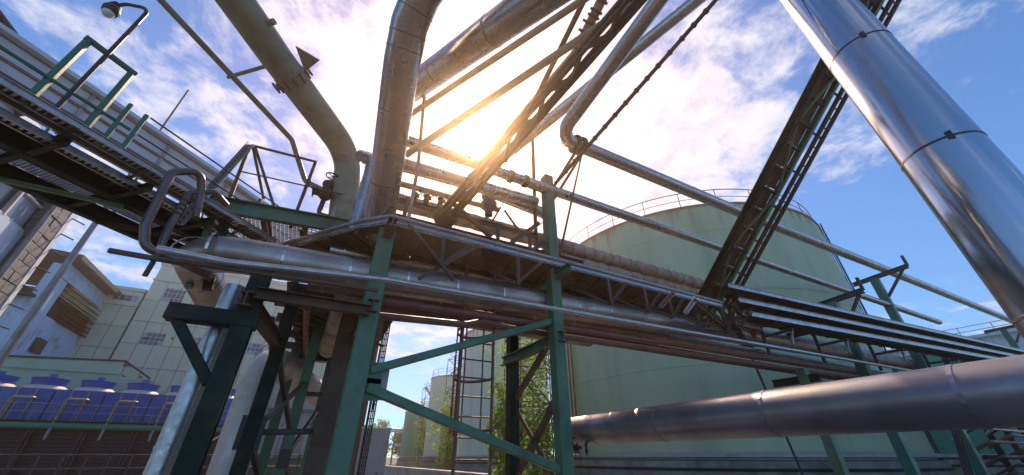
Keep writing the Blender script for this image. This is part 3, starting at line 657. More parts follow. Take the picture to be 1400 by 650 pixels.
# transverse bracing between the second columns
for a, b, m in (((4.2, FY+.1, 3.75), (4.3, BY-.1, 2.7), 'brown_steel'), ((4.2, FY+.1, 3.8), (4.32, BY-.12, 4.35), 'green_paint'), ((4.2, FY+.1, 2.6), (4.32, BY-.1, 1.2), 'brown_steel'), ((4.2, FY+.1, 1.0), (4.32, BY-.1, 2.5), 'brown_steel')):
    beam('brace', a, b, prof_l(.1, .014), m, rk)
# cross beams
for x, m in ((.63, 'brown_steel'), (4.2, 'green_paint'), (13.3, 'dark_green')):
    beam('cross_beam', (x, 5.75, 3.62), (x, 8.35 if x < 10 else 7.1, 3.62), prof_i(.16, .2, .02), m, rk); beam('cross_beam', (x, 5.35, 4.93), (x, 8.35, 4.93), prof_i(.14, .16, .02), m, rk)
for x in (16.5, 20): beam('cross_beam', (x, 5.3, 3.8), (x, 6.8, 3.8), prof_i(.1, .12, .016), 'dark_steel', rk)
beam('cross_beam', (-1.75, FY, 3.18), (-.78, FY, 3.18), prof_box(.22, .2), 'dark_green', rk); beam('knee_brace', (-1.62, FY, 3.08), (-1.05, FY, 2.38), prof_box(.12, .12), 'dark_green', rk)
beam('cross_beam', (-.98, 5.7, 3.42), (-.58, 8.4, 3.42), prof_i(.16, .2, .02), 'brown_steel', rk)
beam('long_beam', (.6, 8.1, 4.75), (9.6, 8.1, 4.75), prof_i(.14, .2, .02), 'brown_steel', rk); beam('long_beam', (.6, 7.0, 4.05), (24, 6.6, 4.05), prof_i(.14, .18, .02), 'brown_steel', rk)
beam('long_beam', (-.9, 5.75, 3.52), (.6, 5.75, 3.52), prof_c(.1, .16, .014), 'brown_steel', rk)
# wing running back: bracing with gusset
for a, b in (((-.6, 8.1, 1.95), (.0, 10.2, 3.1)), ((-.6, 8.1, 1.9), (-.03, 10.2, .6)), ((-.6, 8.1, 1.95), (.5, 8.1, 2.0)), ((-.6, 8.2, 3.3), (.0, 10.2, 2.0)), ((.0, 10.2, 1.6), (.56, 13, 2.9)), ((.0, 10.2, 1.55), (.56, 13, .4)), ((-.03, 10.2, 2.85), (.9, 10.2, 2.85)), ((-.9, 8.4, 3.95), (-.6, 8.1, 3.0))):
    beam('brace', a, b, prof_box(.09, .09), 'dark_steel', rk)
box('gusset_plate', -.78, -.42, 8.0, 8.03, 1.7, 2.2, 'dark_steel', rk); box('gusset_plate', -.12, .1, 10.08, 10.11, 1.4, 1.75, 'dark_steel', rk)
for y in (9.0, 10.2, 11.6, 13.0, 14.4): beam('cross_beam', (-1.0, y, 4.5), (1.3, y, 4.5), prof_i(.14, .18, .02), 'brown_steel', rk)
for x in (-.7, .9): beam('long_beam', (x, 8.2, 4.62), (x + .4, 16, 4.62), prof_i(.14, .2, .02), 'brown_steel', rk)
# deck plates of the wing seen from below
for k in range(10):
    y0 = 8.4 + k * .8; box('deck_plate', -.85 + k*.04, 1.6 + k*.04, y0 + .01, y0 + .78, 4.73, 4.76, 'brown_steel', rk)
    beam('deck_joist', (-.7 + k*.04, y0, 4.69), (1.0 + k*.04, y0, 4.69), prof_l(.06, .01), 'brown_steel', rk)
# hangers between walkway and lower pipes
for x in (1.55, 3.1, 5.4, 6.5, 7.3, 8.2, 9.3):
    beam('hanger', (x, 5.62, 5.04), (x, 5.62, 4.42), prof_l(.07, .012), 'brown_steel', rk)
    beam('hanger_brace', (x + .05, 5.64, 4.45), (x + .62, 5.66, 5.04), prof_l(.06, .01), 'brown_steel', rk)
    if x > 2: beam('hanger_brace', (x - .05, 5.64, 4.42), (x - .55, 6.4, 5.04), prof_l(.06, .01), 'brown_steel', rk)
for x in (6.5, 7.3, 9.3): beam('strut', (x, 5.3, 4.40), (x + .95, 5.55, 5.05), prof_l(.08, .012), 'grey_steel' if x == 7.3 else 'brown_steel', rk)
beam('strut', (1.2, 5.4, 4.0), (2.3, 5.6, 5.02), prof_l(.07, .012), 'brown_steel', rk); beam('strut', (.9, 5.5, 5.0), (1.75, 5.4, 4.1), prof_l(.07, .012), 'brown_steel', rk)

# ---- walkway on the rack
wk = thing('rack_walkway', 'long ribbed walkway with pale edge strip along the front of the rack', 'walkway', (4, 6.2, 5.1))
front = [(-1.25, 7.95), (.18, 6.12), (.62, 5.72), (9.6, 5.72)]; back = [(9.6, 6.75), (1.25, 6.75), (1.05, 6.85), (-.35, 8.65)]
x = .62; 
new('deck_plate', *prism([(-1.25, 7.95), (.18, 6.12), (.95, 6.95), (-.35, 8.65)], 5.10, 5.14), 'brown_steel', wk)
new('deck_plate', *prism([(.18, 6.12), (.62, 5.72), (1.25, 5.72), (1.25, 6.75), (.95, 6.95)], 5.101, 5.141), 'brown_steel', wk)
for k in range(11):
    x0 = 1.25 + k * .76; new('deck_plate', *prism([(x0+.004, 5.73), (x0+.756, 5.73), (x0+.756, 6.75), (x0+.004, 6.75)], 5.10, 5.14), 'brown_steel', wk)
for a, b in zip(front, front[1:]):
    beam('edge_strip', (*a, 5.16), (*b, 5.16), prof_c(.05, .15, .01), 'cladding', wk)
    tube('edge_conduit', [(*a, 5.27), (*b, 5.27)], .022, 'galvanised', wk, seg=8)
for a, b in zip(back, back[1:]): beam('edge_beam', (*a, 5.06), (*b, 5.06), prof_c(.05, .12, .01), 'brown_steel', wk)
for k in range(20):
    x0 = .75 + k * .46; beam('rib', (x0, 5.76, 5.07), (x0 + .25, 6.73, 5.07), prof_l(.05, .008), 'brown_steel', wk)
for k in range(5):
    q = (k + .5) / 5; beam('rib', (.1 - 1.3*q, 6.2 + 1.68*q, 5.07), (.9 - 1.2*q, 6.95 + 1.6*q, 5.07), prof_l(.05, .008), 'brown_steel', wk)
for a, b in (((.68, 5.78), (1.22, 6.7)), ((.15, 6.2), (.9, 6.9))): beam('knee_strut', (*a, 5.04), (*b, 4.98), prof_box(.07, .07), 'brown_steel', wk)

# ---- bracket posts of the two high lines and right-hand posts
def tpost(label, x, y, h, arm, m='teal_paint', brace=True):
    t = thing('line_support', label, 'support post', (x, y, 0)); post('post', x, y, 0, h, .3, m, t)
    beam('arm', (x - .1, y - arm, h + .12), (x + .25, y + .9, h + .12), prof_i(.16, .18, .02), 'dark_steel', t)
    if brace: beam('arm_brace', (x, y - arm*.85, h + .1), (x, y - .15, h - .9), prof_box(.1, .1), 'dark_steel', t)
    post('arm_stop', x - .1, y - arm, h + .12, h + .62, .1, 'dark_steel', t); box('foot_plate', x-.3, x+.3, y-.3, y+.3, .002, .03, m, t)
    return t
tpost('teal post with dark bracket under the higher silver line', 22.4, 5.9, 8.75, 1.3); tpost('teal post with dark bracket under the thinner silver line', 17.4, 6.1, 6.75, 1.1, brace=True)
tpost('farthest teal post under the higher silver line', 40.4, 5.9, 8.9, 1.0)
t = thing('raking_strut', 'dark raking strut leaning on the teal post behind the low silver pipe', 'strut', (19.5, 5.7, 0)); beam('strut', (19.6, 5.7, 0), (22.2, 5.75, 3.4), prof_i(.18, .18, .02), 'dark_steel', t)

# ---- the pipes on the rack
pipe('insulated_pipe', 'large silver insulated pipe with elbow at its left end, along the rack front', [(-1.98, 10.6, 4.24), (-1.98, 6.36, 4.24), (10.65, 6.36, 4.72), (24, 6.3, 5.02)], .28, 'pipe_metal', br=.64, step=.95, band='cladding', n=7, seg=24)
pipe('insulated_pipe', 'silver insulated pipe second from the front, just under the walkway', [(-.2, 7.08, 5.0), (12, 7.05, 5.42)], .17, 'cladding', step=1.05)
pipe('insulated_pipe', 'dull insulated pipe in the middle of the rack, beside the back columns', [(-.4, 7.25, 4.42), (24, 7.05, 4.62)], .19, 'cladding_dirty', step=1.1, band='cladding')
pipe('insulated_pipe', 'large dark insulated pipe turning down inside the rack wing', [(6.5, 7.75, 4.4), (.35, 7.75, 4.4), (.35, 12, 4.3)], .26, 'tan_pipe', br=.5, step=.9, band='cladding_dirty')
pipe('bare_pipe', 'upper of two brown pipes hanging below the rack', [(.75, 6.3, 3.90), (13.9, 6.3, 4.16), (20.5, 6.3, 4.24)], .062, 'red_pipe', seg=12)
pipe('bare_pipe', 'lower brown pipe with a kink, hanging below the rack', [(.65, 6.34, 3.64), (2.4, 6.34, 3.73), (2.75, 6.34, 3.85), (3.3, 6.34, 3.80), (4.6, 6.34, 3.80), (20.3, 6.4, 4.08)], .062, 'red_pipe', br=.2, seg=12)
pipe('conduit', 'thin pale conduit running along the outside of the front pipe', [(-1.9, 5.22, 3.68), (-1.2, 5.2, 3.66), (.7, 5.2, 3.83), (25, 5.2, 4.3)], .045, 'galvanised', seg=10)
pipe('conduit', 'thin serrated cable ladder below the pale conduit', [(-1.85, 5.25, 3.58), (.6, 5.25, 3.66)], .03, 'brown_steel', seg=8)
lg = thing('lagged_pipe', 'upper of two roughly wrapped lagged pipes above the walkway', 'pipe', (4, 6.85, 6.4))
def lagged(t, pts, r, seed):
    rn = random.Random(seed); a, b = V(pts[0]), V(pts[1]); n = int((b - a).length / .1); path = []; rr = []
    for i in range(n + 1): path.append(a + (b - a) * i / n + Vector((0, rn.gauss(0, .006), rn.gauss(0, .008)))); rr.append(r * rn.uniform(.965, 1.02))
    vs, fs, ns = sweep(path, rr, 18); new('lagging', vs, fs, 'lagging', t, smooth=ns)
    k = .2; ln = (b - a).length
    while k < ln: ring('wire_tie', a + (b - a)*k/ln, b - a, r*1.012, .010, .003, 'dark_steel', t); k += rn.uniform(.25, .5)
lagged(lg, ((.7, 6.9, 6.42), (12.5, 6.9, 6.50)), .19, 1)
lg = thing('lagged_pipe', 'lower of two roughly wrapped lagged pipes above the walkway', 'pipe', (4, 6.9, 6.0)); lagged(lg, ((4.6, 6.95, 6.08), (12.5, 6.95, 6.12)), .16, 2)
pipe('vertical_pipe', 'pale vertical pipe standing right of the tall rack column', [(4.6, 6.5, 5.2), (4.6, 6.5, 7.0), (2.6, 6.3, 7.0)], .14, 'cladding', br=.3, step=.6)
pipe('high_line', 'higher silver line running above the rack past the big tank, from an elbow', [(4.72, 1.7, 10.1), (4.38, 5.6, 8.95), (12, 5.7, 9.16), (22.5, 5.7, 9.46), (44, 5.7, 9.95)], .185, 'cladding', br=.45, step=2.6, seg=20, flanges=(((4.95, 5.62, 8.97), (1, 0, .02)), ((5.15, 5.62, 8.98), (1, 0, .02))))
pipe('high_line', 'thinner silver line running above the rack, below the higher one', [(.4, 5.9, 7.27), (12, 5.9, 7.38), (28, 5.9, 7.55)], .125, 'cladding', step=2.3, seg=16)
pipe('high_line', 'silver pipe crossing between the risers above the walkway valves', [(.5, 6.25, 6.9), (4.0, 6.25, 7.06)], .15, 'cladding', step=.8)
pipe('bare_pipe', 'bare horizontal pipe behind the leftmost handwheel above the walkway', [(.7, 6.7, 6.75), (3.2, 6.7, 6.85)], .07, 'tan_pipe', seg=10)
# equipment above the walkway
t = thing('equipment_frame', 'low brown frame of channels above the walkway, under the valves', 'frame', (2, 6.4, 5.3))
beam('channel', (.75, 6.1, 5.5), (5.2, 6.1, 5.56), prof_c(.06, .14, .01), 'brown_steel', t); beam('channel', (.75, 6.1, 5.9), (3.9, 6.1, 5.96), prof_c(.06, .1, .01), 'brown_steel', t)
for x in (.9, 1.8, 2.9, 3.7): post('upright', x, 6.1, 5.14, 6.0, .07, 'brown_steel', t)
beam('brace', (3.2, 6.0, 5.5), (3.95, 6.0, 6.25), prof_l(.1, .014), 'dark_steel', t); beam('brace', (3.55, 6.0, 5.3), (4.05, 6.0, 5.75), prof_l(.1, .014), 'dark_steel', t)
beam('brace', (1.75, 6.0, 6.15), (2.7, 6.0, 5.55), prof_box(.09, .09), 'brown_steel', t)
beam('brace', (3.1, 6.2, 6.5), (3.6, 6.2, 5.9), prof_box(.05, .05), 'brown_steel', t); beam('brace', (3.0, 6.2, 6.55), (2.8, 6.2, 6.1), prof_box(.04, .04), 'brown_steel', t)
for x in (1.05, 1.3, 1.6):
    valve((x, 6.25, 6.15 + .1*(x - 1)), (0, 0, 1), .12, {1.05: 'small valve at the foot of the inclined duct', 1.3: 'small valve between two others above the channel frame', 1.6: 'small valve on the right of the trio above the channel frame'}[x], (.5, -.8, .3))
t = thing('vent_cap', 'round capped vent standing on the lagged pipe', 'vent', (2.92, 6.7, 6.55))
vs, fs = lathe([(.10, 0), (.10, .22), (.2, .24), (.2, .36), (.13, .38), (.13, .52), (.19, .53), (.19, .62), (.0, .68)], (2.92, 6.7, 6.6), 24); new('cap_body', vs, fs, 'cladding_dirty', t, smooth=False)
t = thing('pipe_cluster', 'knot of small bent pipes and clamps on the thin line near the tall column', 'pipe', (3.6, 6, 7.2))
for k in range(5): tube('small_pipe', [(3.0 + .12*k, 6.0, 7.45 - .05*k), (3.3 + .12*k, 5.95, 7.2), (3.5 + .15*k, 6.0, 7.35 - .03*k)], .03, 'brown_steel', t, br=.08, seg=8)
ring('clamp', (3.1, 5.9, 7.29), (1, 0, .01), .13, .08, .03, 'valve_iron', t); ring('clamp', (3.5, 5.9, 7.3), (1, 0, .01), .13, .08, .03, 'valve_iron', t)
tube('thin_mast', [(4.02, 6.35, 5.2), (4.04, 6.35, 9.4)], .05, 'brown_steel', None, seg=8, label='slender brown upright just left of the tall rack column', cat='post')
t = thing('stay_rods', 'pair of raking stays from the tall column to the higher line', 'stays', (4.4, 6, 7)); beam('stay', (4.2, 5.9, 7.2), (4.95, 5.5, 8.75), prof_box(.07, .07), 'brown_steel', t); beam('stay', (4.25, 5.9, 6.95), (5.2, 5.55, 8.8), prof_box(.07, .07), 'brown_steel', t); beam('stay', (4.35, 5.95, 5.4), (5.15, 5.6, 8.75), prof_box(.05, .05), 'brown_steel', t)

# ---- caged ladder
t = thing('caged_ladder', 'brown caged ladder rising to the walkway between the two rack columns', 'ladder', (2.7, 6.45, 0))
for x in (2.38, 3.02): beam('side_rail', (x, 6.45, 0), (x, 6.45, 5.1), prof_box(.045, .06), 'red_pipe', t)
beam('side_rail', (2.46, 6.75, 1.9), (2.46, 6.75, 5.1), prof_box(.04, .04), 'red_pipe', t)
for k in range(16): tube('rung', [(2.38, 6.45, .3 + k*.315), (3.02, 6.45, .3 + k*.315)], .014, 'red_pipe', t, seg=6)
for z in (2.0, 2.85, 3.7, 4.5):
    pts = [(2.70 - .36*math.cos(math.pi*j/14), 6.45 + .62*math.sin(math.pi*j/14), z) for j in range(15)]
    vs = []; fs = []
    for q in pts: vs += [(q[0], q[1], z-.025), (q[0], q[1], z+.025), (q[0]*.97 + 2.7*.03, q[1]*.97 + 6.45*.03, z+.025), (q[0]*.97 + 2.7*.03, q[1]*.97 + 6.45*.03, z-.025)]
    for j in range(14):
        for i in range(4): fs.append((j*4+i, j*4+(i+1) % 4, j*4+4+(i+1) % 4, j*4+4+i))
    new('cage_hoop', vs, fs, 'red_pipe', t)
for j in (3, 7, 11): tube('cage_bar', [(2.70 - .36*math.cos(math.pi*j/14), 6.45 + .62*math.sin(math.pi*j/14), 1.95), (2.70 - .36*math.cos(math.pi*j/14), 6.45 + .62*math.sin(math.pi*j/14), 4.6)], .015, 'red_pipe', t, seg=6)

# ---- valves near the foot of the tall column
valve((4.62, 6.4, 1.75), (0, 0, 1), .17, 'dark gate valve with handwheel beside the foot of the tall column', (.85, -.5, 0))
tube('drain_pipe', [(4.62, 6.4, 0), (4.62, 6.4, 1.56)], .06, 'dark_steel', None, seg=10, label='short dark riser below the handwheel valve', cat='pipe')

# ---- the low pipe at right and the vertical stack
pipe('low_pipe', 'large dull silver pipe at shoulder height running back to the tall column', [(5.0, -4, 2.05), (5.0, 7.05, 2.05)], .25, 'low_metal', step=1.6, seg=28, band='low_metal')
t = thing('vertical_stack', 'big shiny silver vertical stack with ring seams, right of the inclined bridge', 'stack', (6.73, .49, 0))
for k in range(8):
    z0 = 2.2 * k + .65 if k else 0; z1 = 2.2 * (k + 1) + .65
    vs, fs = lathe([(.40, z0 + .004), (.40, z1 - .004)], (6.73, .49, 0), 56); new('stack_section', vs, fs, 'stack_metal', t, smooth=True)
    vs, fs = lathe([(.398, z1 - .018), (.4045, z1 - .014), (.4045, z1 + .014), (.398, z1 + .018)], (6.73, .49, 0), 56); new('ring_seam', vs, fs, 'dark_steel', t, smooth=False)
for k in range(3): box('seam_clip', 6.36, 6.40, .28, .34, 2.2*k + 5.0, 2.2*k + 5.12, 'dark_steel', t)

# ---- overhead pipes from behind the camera
q1 = (-1.45, 6.42, 8.05)
o1 = pipe('overhead_duct', 'thick olive green overhead pipe that bends down to the platform', [(-5.2, 2.1, 8.9), (-2.0, 5.9, 8.2), (-.38, 7.5, 7.75), (-.05, 7.45, 5.3)], .29, 'olive_pipe', br=.7, step=None, seg=28, n=10)
d = (V((-2.0, 5.9, 8.2)) - V((-5.2, 2.1, 8.9))).normalized(); d2 = (V((-.38, 7.5, 7.75)) - V((-2.0, 5.9, 8.2))).normalized()
p = V((-2.0, 5.9, 8.2)) + d2 * .42
ring('support_collar', p, d2, .295, .09, .05, 'olive_pipe', o1)
for k in range(14):
    a = k * 2*math.pi/14; qq = d2.to_track_quat('Z', 'Y'); c = p + qq @ Vector((math.cos(a), math.sin(a), 0)) * .37; tube('collar_bolt', [c - d2*.09, c + d2*.09], .022, 'brown_steel', o1, seg=6)
qq = d2.to_track_quat('Z', 'Y'); sd_ = d2.cross(Vector((0, 0, 1))).normalized(); upn = sd_.cross(d2)
vs = [p + sd_*.2 + upn*.2, p + sd_*.62 + upn*.25 - d2*.1, p + sd_*.3 + upn*.3 - d2*.45]; vs += [v + upn*.02 for v in vs]
new('wing_plate', vs, [(0, 2, 1), (3, 4, 5), (0, 1, 4, 3), (1, 2, 5, 4), (2, 0, 3, 5)], 'olive_pipe', o1)
p = V((-2.0, 5.9, 8.2)) - d * .55; tube('stub', [p + sd_*.25, p + sd_*.42], .055, 'olive_pipe', o1, seg=12)
o2 = pipe('overhead_pipe', 'thin olive overhead pipe bending into the valve group', [(-5.5, 4.3, 8.8), (-1.58, 7.5, 7.68), (-1.1, 7.8, 6.9), (-.62, 7.7, 6.72), (.2, 7.3, 6.4)], .055, 'olive_pipe', br=.15, seg=14)
beam('pipe_clip', (-2.85, 6.75, 8.12), (-2.1, 6.1, 8.2), prof_box(.06, .07), 'olive_pipe', o2)
du = [(.55, 6.55, 5.2), (.12, 3.85, 6.82), (.08, 3.4, 7.14), (.13, 3.05, 7.36), (.5, 1.9, 7.9), (.8, .4, 8.2)]
o3 = pipe('inclined_duct', 'large pale insulated duct rising steeply from the walkway, with segmented bend', du, .27, 'cladding', br=.3, seg=28, n=3)
dv = V(du[1]) - V(du[0]); 
for q, (a, b) in enumerate(((du[0], du[1]), (du[1], du[2]), (du[2], du[3]))):
    bands([a, b], .27, 1.3 if q == 0 else .21, 'cladding_dirty', o3, wd=.02, th=.004, skip=.2 if q else 1.2)
pipe('riser_pipe', 'bright silver riser standing against the inclined duct', [(.13, 6.4, 5.15), (.15, 6.4, 6.9), (-.12, 6.85, 7.3)], .14, 'cladding', br=.25, step=.42, seg=20)
t = thing('overhead_duct', 'thick silver overhead duct passing behind the inclined duct', 'pipe', (.8, 4, 7)); tube('pipe_body', [(2.2, .1, 6.2), (.2, 5.6, 7.9)], .24, 'cladding', t, seg=26); bands([(2.2, .1, 6.2), (.2, 5.6, 7.9)], .24, 1.4, 'cladding_dirty', t)
tube('small_pipe', [(2.0, .3, 6.6), (.12, 5.4, 8.02)], .03, 'olive_pipe', t, seg=8)
pipe('overhead_pipe', 'upper of two slim overhead pipes slanting to the inclined duct', [(4.2, -.6, 8.45), (.5, 5.7, 7.68)], .062, 'tan_pipe', seg=12)
pipe('overhead_pipe', 'lower of two slim overhead pipes slanting to the inclined duct', [(5.2, -1.1, 8.9), (.7, 6.0, 6.98)], .072, 'tan_pipe', seg=12)
pipe('bent_pipe', 'thin pipe bent down beside the inclined duct', [(1.5, 1.9, 7.5), (.66, 4.79, 7.64), (.93, 5.7, 6.5), (.93, 5.75, 5.3)], .035, 'tan_pipe', br=.12, seg=10)
pipe('overhead_pipe', 'silver overhead pipe passing behind the elbow of the higher line', [(8.6, -1.0, 13.6), (3.86, 7.25, 9.67), (3.0, 9, 9.3)], .17, 'cladding', step=2.2, seg=18)
t = pipe('threaded_rod', 'long thin rod with couplings slanting down to the tall column', [(6.6, -1.8, 11.5), (4.15, 5.6, 7.25)], .045, 'brown_steel', seg=10); bands([(6.6, -1.8, 11.5), (4.15, 5.6, 7.25)], .045, .33, 'brown_steel', t, wd=.05, th=.018, name='coupling')
pipe('overhead_pipe', 'slim overhead pipe running down to the clamps on the thin line', [(2.74, 1.0, 9.2), (2.79, 5.6, 7.36)], .05, 'brown_steel', seg=10)
# laced boom
t = thing('laced_boom', 'laced double boom slanting down to the walkway under the sun', 'boom', (1.6, 5.8, 5.5))
A = V((3.5, .4, 8.33)); B = V((1.56, 5.78, 5.5)); dd = (B - A).normalized(); s1 = dd.cross(Vector((0, 0, 1))).normalized(); u1 = s1.cross(dd)
for ox, oy in ((-.11, -.07), (.11, -.07), (-.11, .07), (.11, .07)): beam('chord', A + s1*ox + u1*oy, B + s1*ox + u1*oy, prof_box(.07, .07), 'brown_steel', t)
n = 15
for k in range(n):
    p0 = A + (B - A)*k/n; p1 = A + (B - A)*(k + 1)/n; s = 1 if k % 2 else -1
    beam('lacing', p0 + s1*.11*s, p1 - s1*.11*s, prof_box(.035, .15), 'brown_steel', t)
beam('head_plate', B - dd*.2, B + dd*.05, prof_box(.36, .3), 'brown_steel', t)
t = thing('finned_pipe', 'overhead pipe with rough bolted collars beside the laced boom', 'pipe', (3.2, 3, 9)); A = V((3.2, .9, 9.75)); B = V((3.29, 3.4, 8.78)); C3 = V((2.5, 6.3, 7.75))
tube('pipe_body', [A, B, C3], .095, 'tan_pipe', t, seg=14); k = 0
while k < 1: ring('collar', A + (B - A)*k, B - A, .095, .05, random.uniform(.03, .075), 'brown_steel', t); k += random.uniform(.035, .07)

# ---- inclined bridge on the right
t = thing('inclined_bridge', 'inclined green lattice bridge with cable ladder, climbing past the big tank', 'bridge', (9.6, 6, 5.4))
A = V((9.62, 6.15, 5.35)); B = V((9.25, -2.6, 12.9)); D = B - A; n = 20
ch = {}
for nm, dx, dz in (('a', -.33, 0), ('b', .33, 0), ('c', -.33, .16), ('d', .33, .5)):
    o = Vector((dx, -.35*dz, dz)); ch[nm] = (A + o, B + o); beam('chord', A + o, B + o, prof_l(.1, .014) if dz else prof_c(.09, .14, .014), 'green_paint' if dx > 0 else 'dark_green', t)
for k in range(n):
    f = lambda c, q: ch[c][0] + D * (q / n)
    beam('cross_bar', f('a', k), f('b', k), prof_box(.06, .07), 'dark_green', t)
    s = ('a', 'b') if k % 2 else ('b', 'a')
    if k % 3 == 0: beam('diagonal', f(s[0], k) - Vector((0, 0, .05)), f(s[1], k + 3 if k + 3 <= n else n) - Vector((0, 0, .05)), prof_box(.07, .05), 'green_paint', t)
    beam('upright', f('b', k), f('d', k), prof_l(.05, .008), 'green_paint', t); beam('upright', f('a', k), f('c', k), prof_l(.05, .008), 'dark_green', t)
    vs = [f('a', k + .02) + Vector((.05, 0, .1)), f('b', k + .02) + Vector((-.05, 0, .1)), f('b', k + .98) + Vector((-.05, 0, .1)), f('a', k + .98) + Vector((.05, 0, .1))]; vs += [v + Vector((0, .02, .03)) for v in vs]
    new('deck_plate', vs, [(0, 3, 2, 1), (4, 5, 6, 7), (0, 1, 5, 4), (1, 2, 6, 5), (2, 3, 7, 6), (3, 0, 4, 7)], 'brown_steel', t)
t2 = thing('cable_ladder', 'narrow dark cable ladder fixed along the right of the inclined bridge', 'cable ladder', (10.1, 6, 5.4))
for dx in (.62, .86): beam('side_rail', A + Vector((dx, 0, -.05)), B + Vector((dx, 0, -.05)), prof_c(.045, .10, .01), 'dark_steel', t2)
for k in range(46): p = A + D*(k + .5)/46; tube('rung', [p + Vector((.62, 0, -.05)), p + Vector((.86, 0, -.05))], .02, 'brown_steel', t2, seg=6)
for k in range(0, 46, 4): p = A + D*(k + .5)/46; beam('bracket', p + Vector((.3, 0, 0)), p + Vector((.9, 0, 0)), prof_box(.05, .05), 'dark_steel', t2)
t3 = thing('landing_steel', 'knot of dark beams where the inclined bridge lands on the rack', 'steelwork', (9.4, 6, 4.4))
for a, b in (((9.2, 5.5, 4.2), (9.3, 6.2, 5.6)), ((9.9, 5.6, 4.2), (9.9, 6.2, 5.6)), ((8.3, 5.5, 4.35), (9.6, 5.9, 5.3)), ((8.2, 5.5, 4.3), (9.9, 5.7, 4.5)), ((8.0, 5.45, 4.9), (9.4, 5.6, 4.35)), ((8.9, 5.4, 4.1), (10.2, 5.9, 5.2)), ((9.5, 5.4, 5.1), (10.4, 5.6, 4.4)), ((9.2, 5.3, 4.5), (10.6, 5.5, 4.6)), ((9.6, 5.3, 4.8), (10.4, 5.5, 5.0))):
    beam('beam', a, b, prof_i(.1, .13, .016), 'brown_steel', t3)
for k in range(4): beam('plate', (9.3 + k*.25, 5.4, 4.5 + .1*k), (9.45 + k*.25, 5.4, 4.75 + .1*k), prof_box(.16, .02), 'dark_steel', t3)

tube('hanging_cable', [(12.64, 7.2, 5.05), (12.98, 7.2, 3.29), (13.39, 7.2, 1.15)], .035, 'dark_steel', None, seg=8, label='dark drop cable hanging from the rack before the big tank', cat='cable')

# ---- cable trays right of the bridge
def tray(label, a, b, wd):
    a = V(a); b = V(b); t = thing('cable_tray', label, 'cable tray', a); s = Vector((b - a).cross(Vector((0, 0, 1)))).normalized()
    beam('tray_floor', a, b, prof_box(wd, .02, .004), 'dark_steel', t)
    for q, m in ((-1, 'dark_steel'), (1, 'galvanised')): beam('tray_side', a + s*wd/2*q + Vector((0, 0, .06)), b + s*wd/2*q + Vector((0, 0, .06)), prof_c(.03, .13, .008), m, t)  # near side gets brighter metal: its lit edge is put into the material
    k = .4; ln = (b - a).length
    while k < ln: p = a + (b - a)*k/ln; beam('rib', p - s*wd/2 - Vector((0, 0, .03)), p + s*wd/2 - Vector((0, 0, .03)) + (b - a)*.01, prof_box(.04, .04), 'dark_steel', t); k += .7
    for k in range(4): tube('cable', [a + s*(-.3 + .2*k)*wd + Vector((0, 0, .04)), b + s*(-.3 + .2*k)*wd + Vector((0, 0, .04))], .025, 'rubber', t, seg=6)
tray('topmost of three stacked cable trays running right from the landing', (9.7, 5.75, 5.62), (31, 3.95, 5.58), .62)
tray('middle of three stacked cable trays running right from the landing', (9.9, 5.65, 5.22), (29, 3.95, 5.20), .5)
tray('lowest of three stacked cable trays running right from the landing', (10.1, 5.6, 4.84), (27, 3.95, 4.82), .5)
for k, x in enumerate((11.5, 14.0, 17.0, 20.5)):
    y = 5.75 - (x - 9.7)*.083; t = thing('tray_hanger', 'dark hanger frame holding the three cable trays, ' + ('nearest their landing', 'second from their landing', 'third from their landing', 'farthest from their landing')[k], 'hanger', (x, y, 4.0), 'hangers of the stacked trays')
    post('upright', x, y + .36, 4.1, 5.6, .08, 'dark_steel', t); beam('foot_arm', (x, y - .45, 4.62), (x, y + .4, 4.62), prof_box(.07, .07), 'dark_steel', t); beam('strut', (x - .2, y - .4, 4.2), (x + .15, y - .35, 4.62), prof_box(.06, .06), 'grey_steel', t)

# ---- pipe tangle bottom right
t = thing('pipe_trestle', 'dark trestle holding the tangle of small pipes under the low pipe', 'frame', (31, 7, 0))
for x in (27, 29.5, 32, 34.5, 37):
    post('leg', x, 6.2, 0, 6.0, .22, 'dark_steel', t); beam('rake', (x, 6.3, 0), (x + 1.6, 6.4, 6), prof_box(.16, .16), 'dark_steel', t)
for z in (1.6, 3.0, 4.4): beam('beam', (26, 6.5, z), (38.5, 6.5, z), prof_box(.16, .16), 'dark_steel', t)
rn = random.Random(8)
for k in range(16):
    z = .9 + k*.24; x0 = 22.5 + rn.uniform(0, 4); x1 = x0 + rn.uniform(4, 11); y = 5.6 + rn.uniform(-.5, .6); pts = [(x0, y + .8, z - .4), (x0, y, z), (x1, y, z), (x1, y, z + rn.choice((-.6, .7)))]
    pipe('manifold_pipe', 'thin silver or rusty pipe in the tangle by the dark frame', pts, rn.choice((.04, .06, .08)), rn.choice(('galvanised', 'red_pipe', 'cladding', 'brown_steel')), br=.15, seg=8, group='small pipes of the tangle')
pipe('manifold_pipe', 'slanting bright pipe with hooked end by the dark frame', [(33, 5.2, 4.4), (35.5, 5.2, 1.8), (36.6, 5.2, 2.0)], .14, 'cladding', br=.3, seg=12)

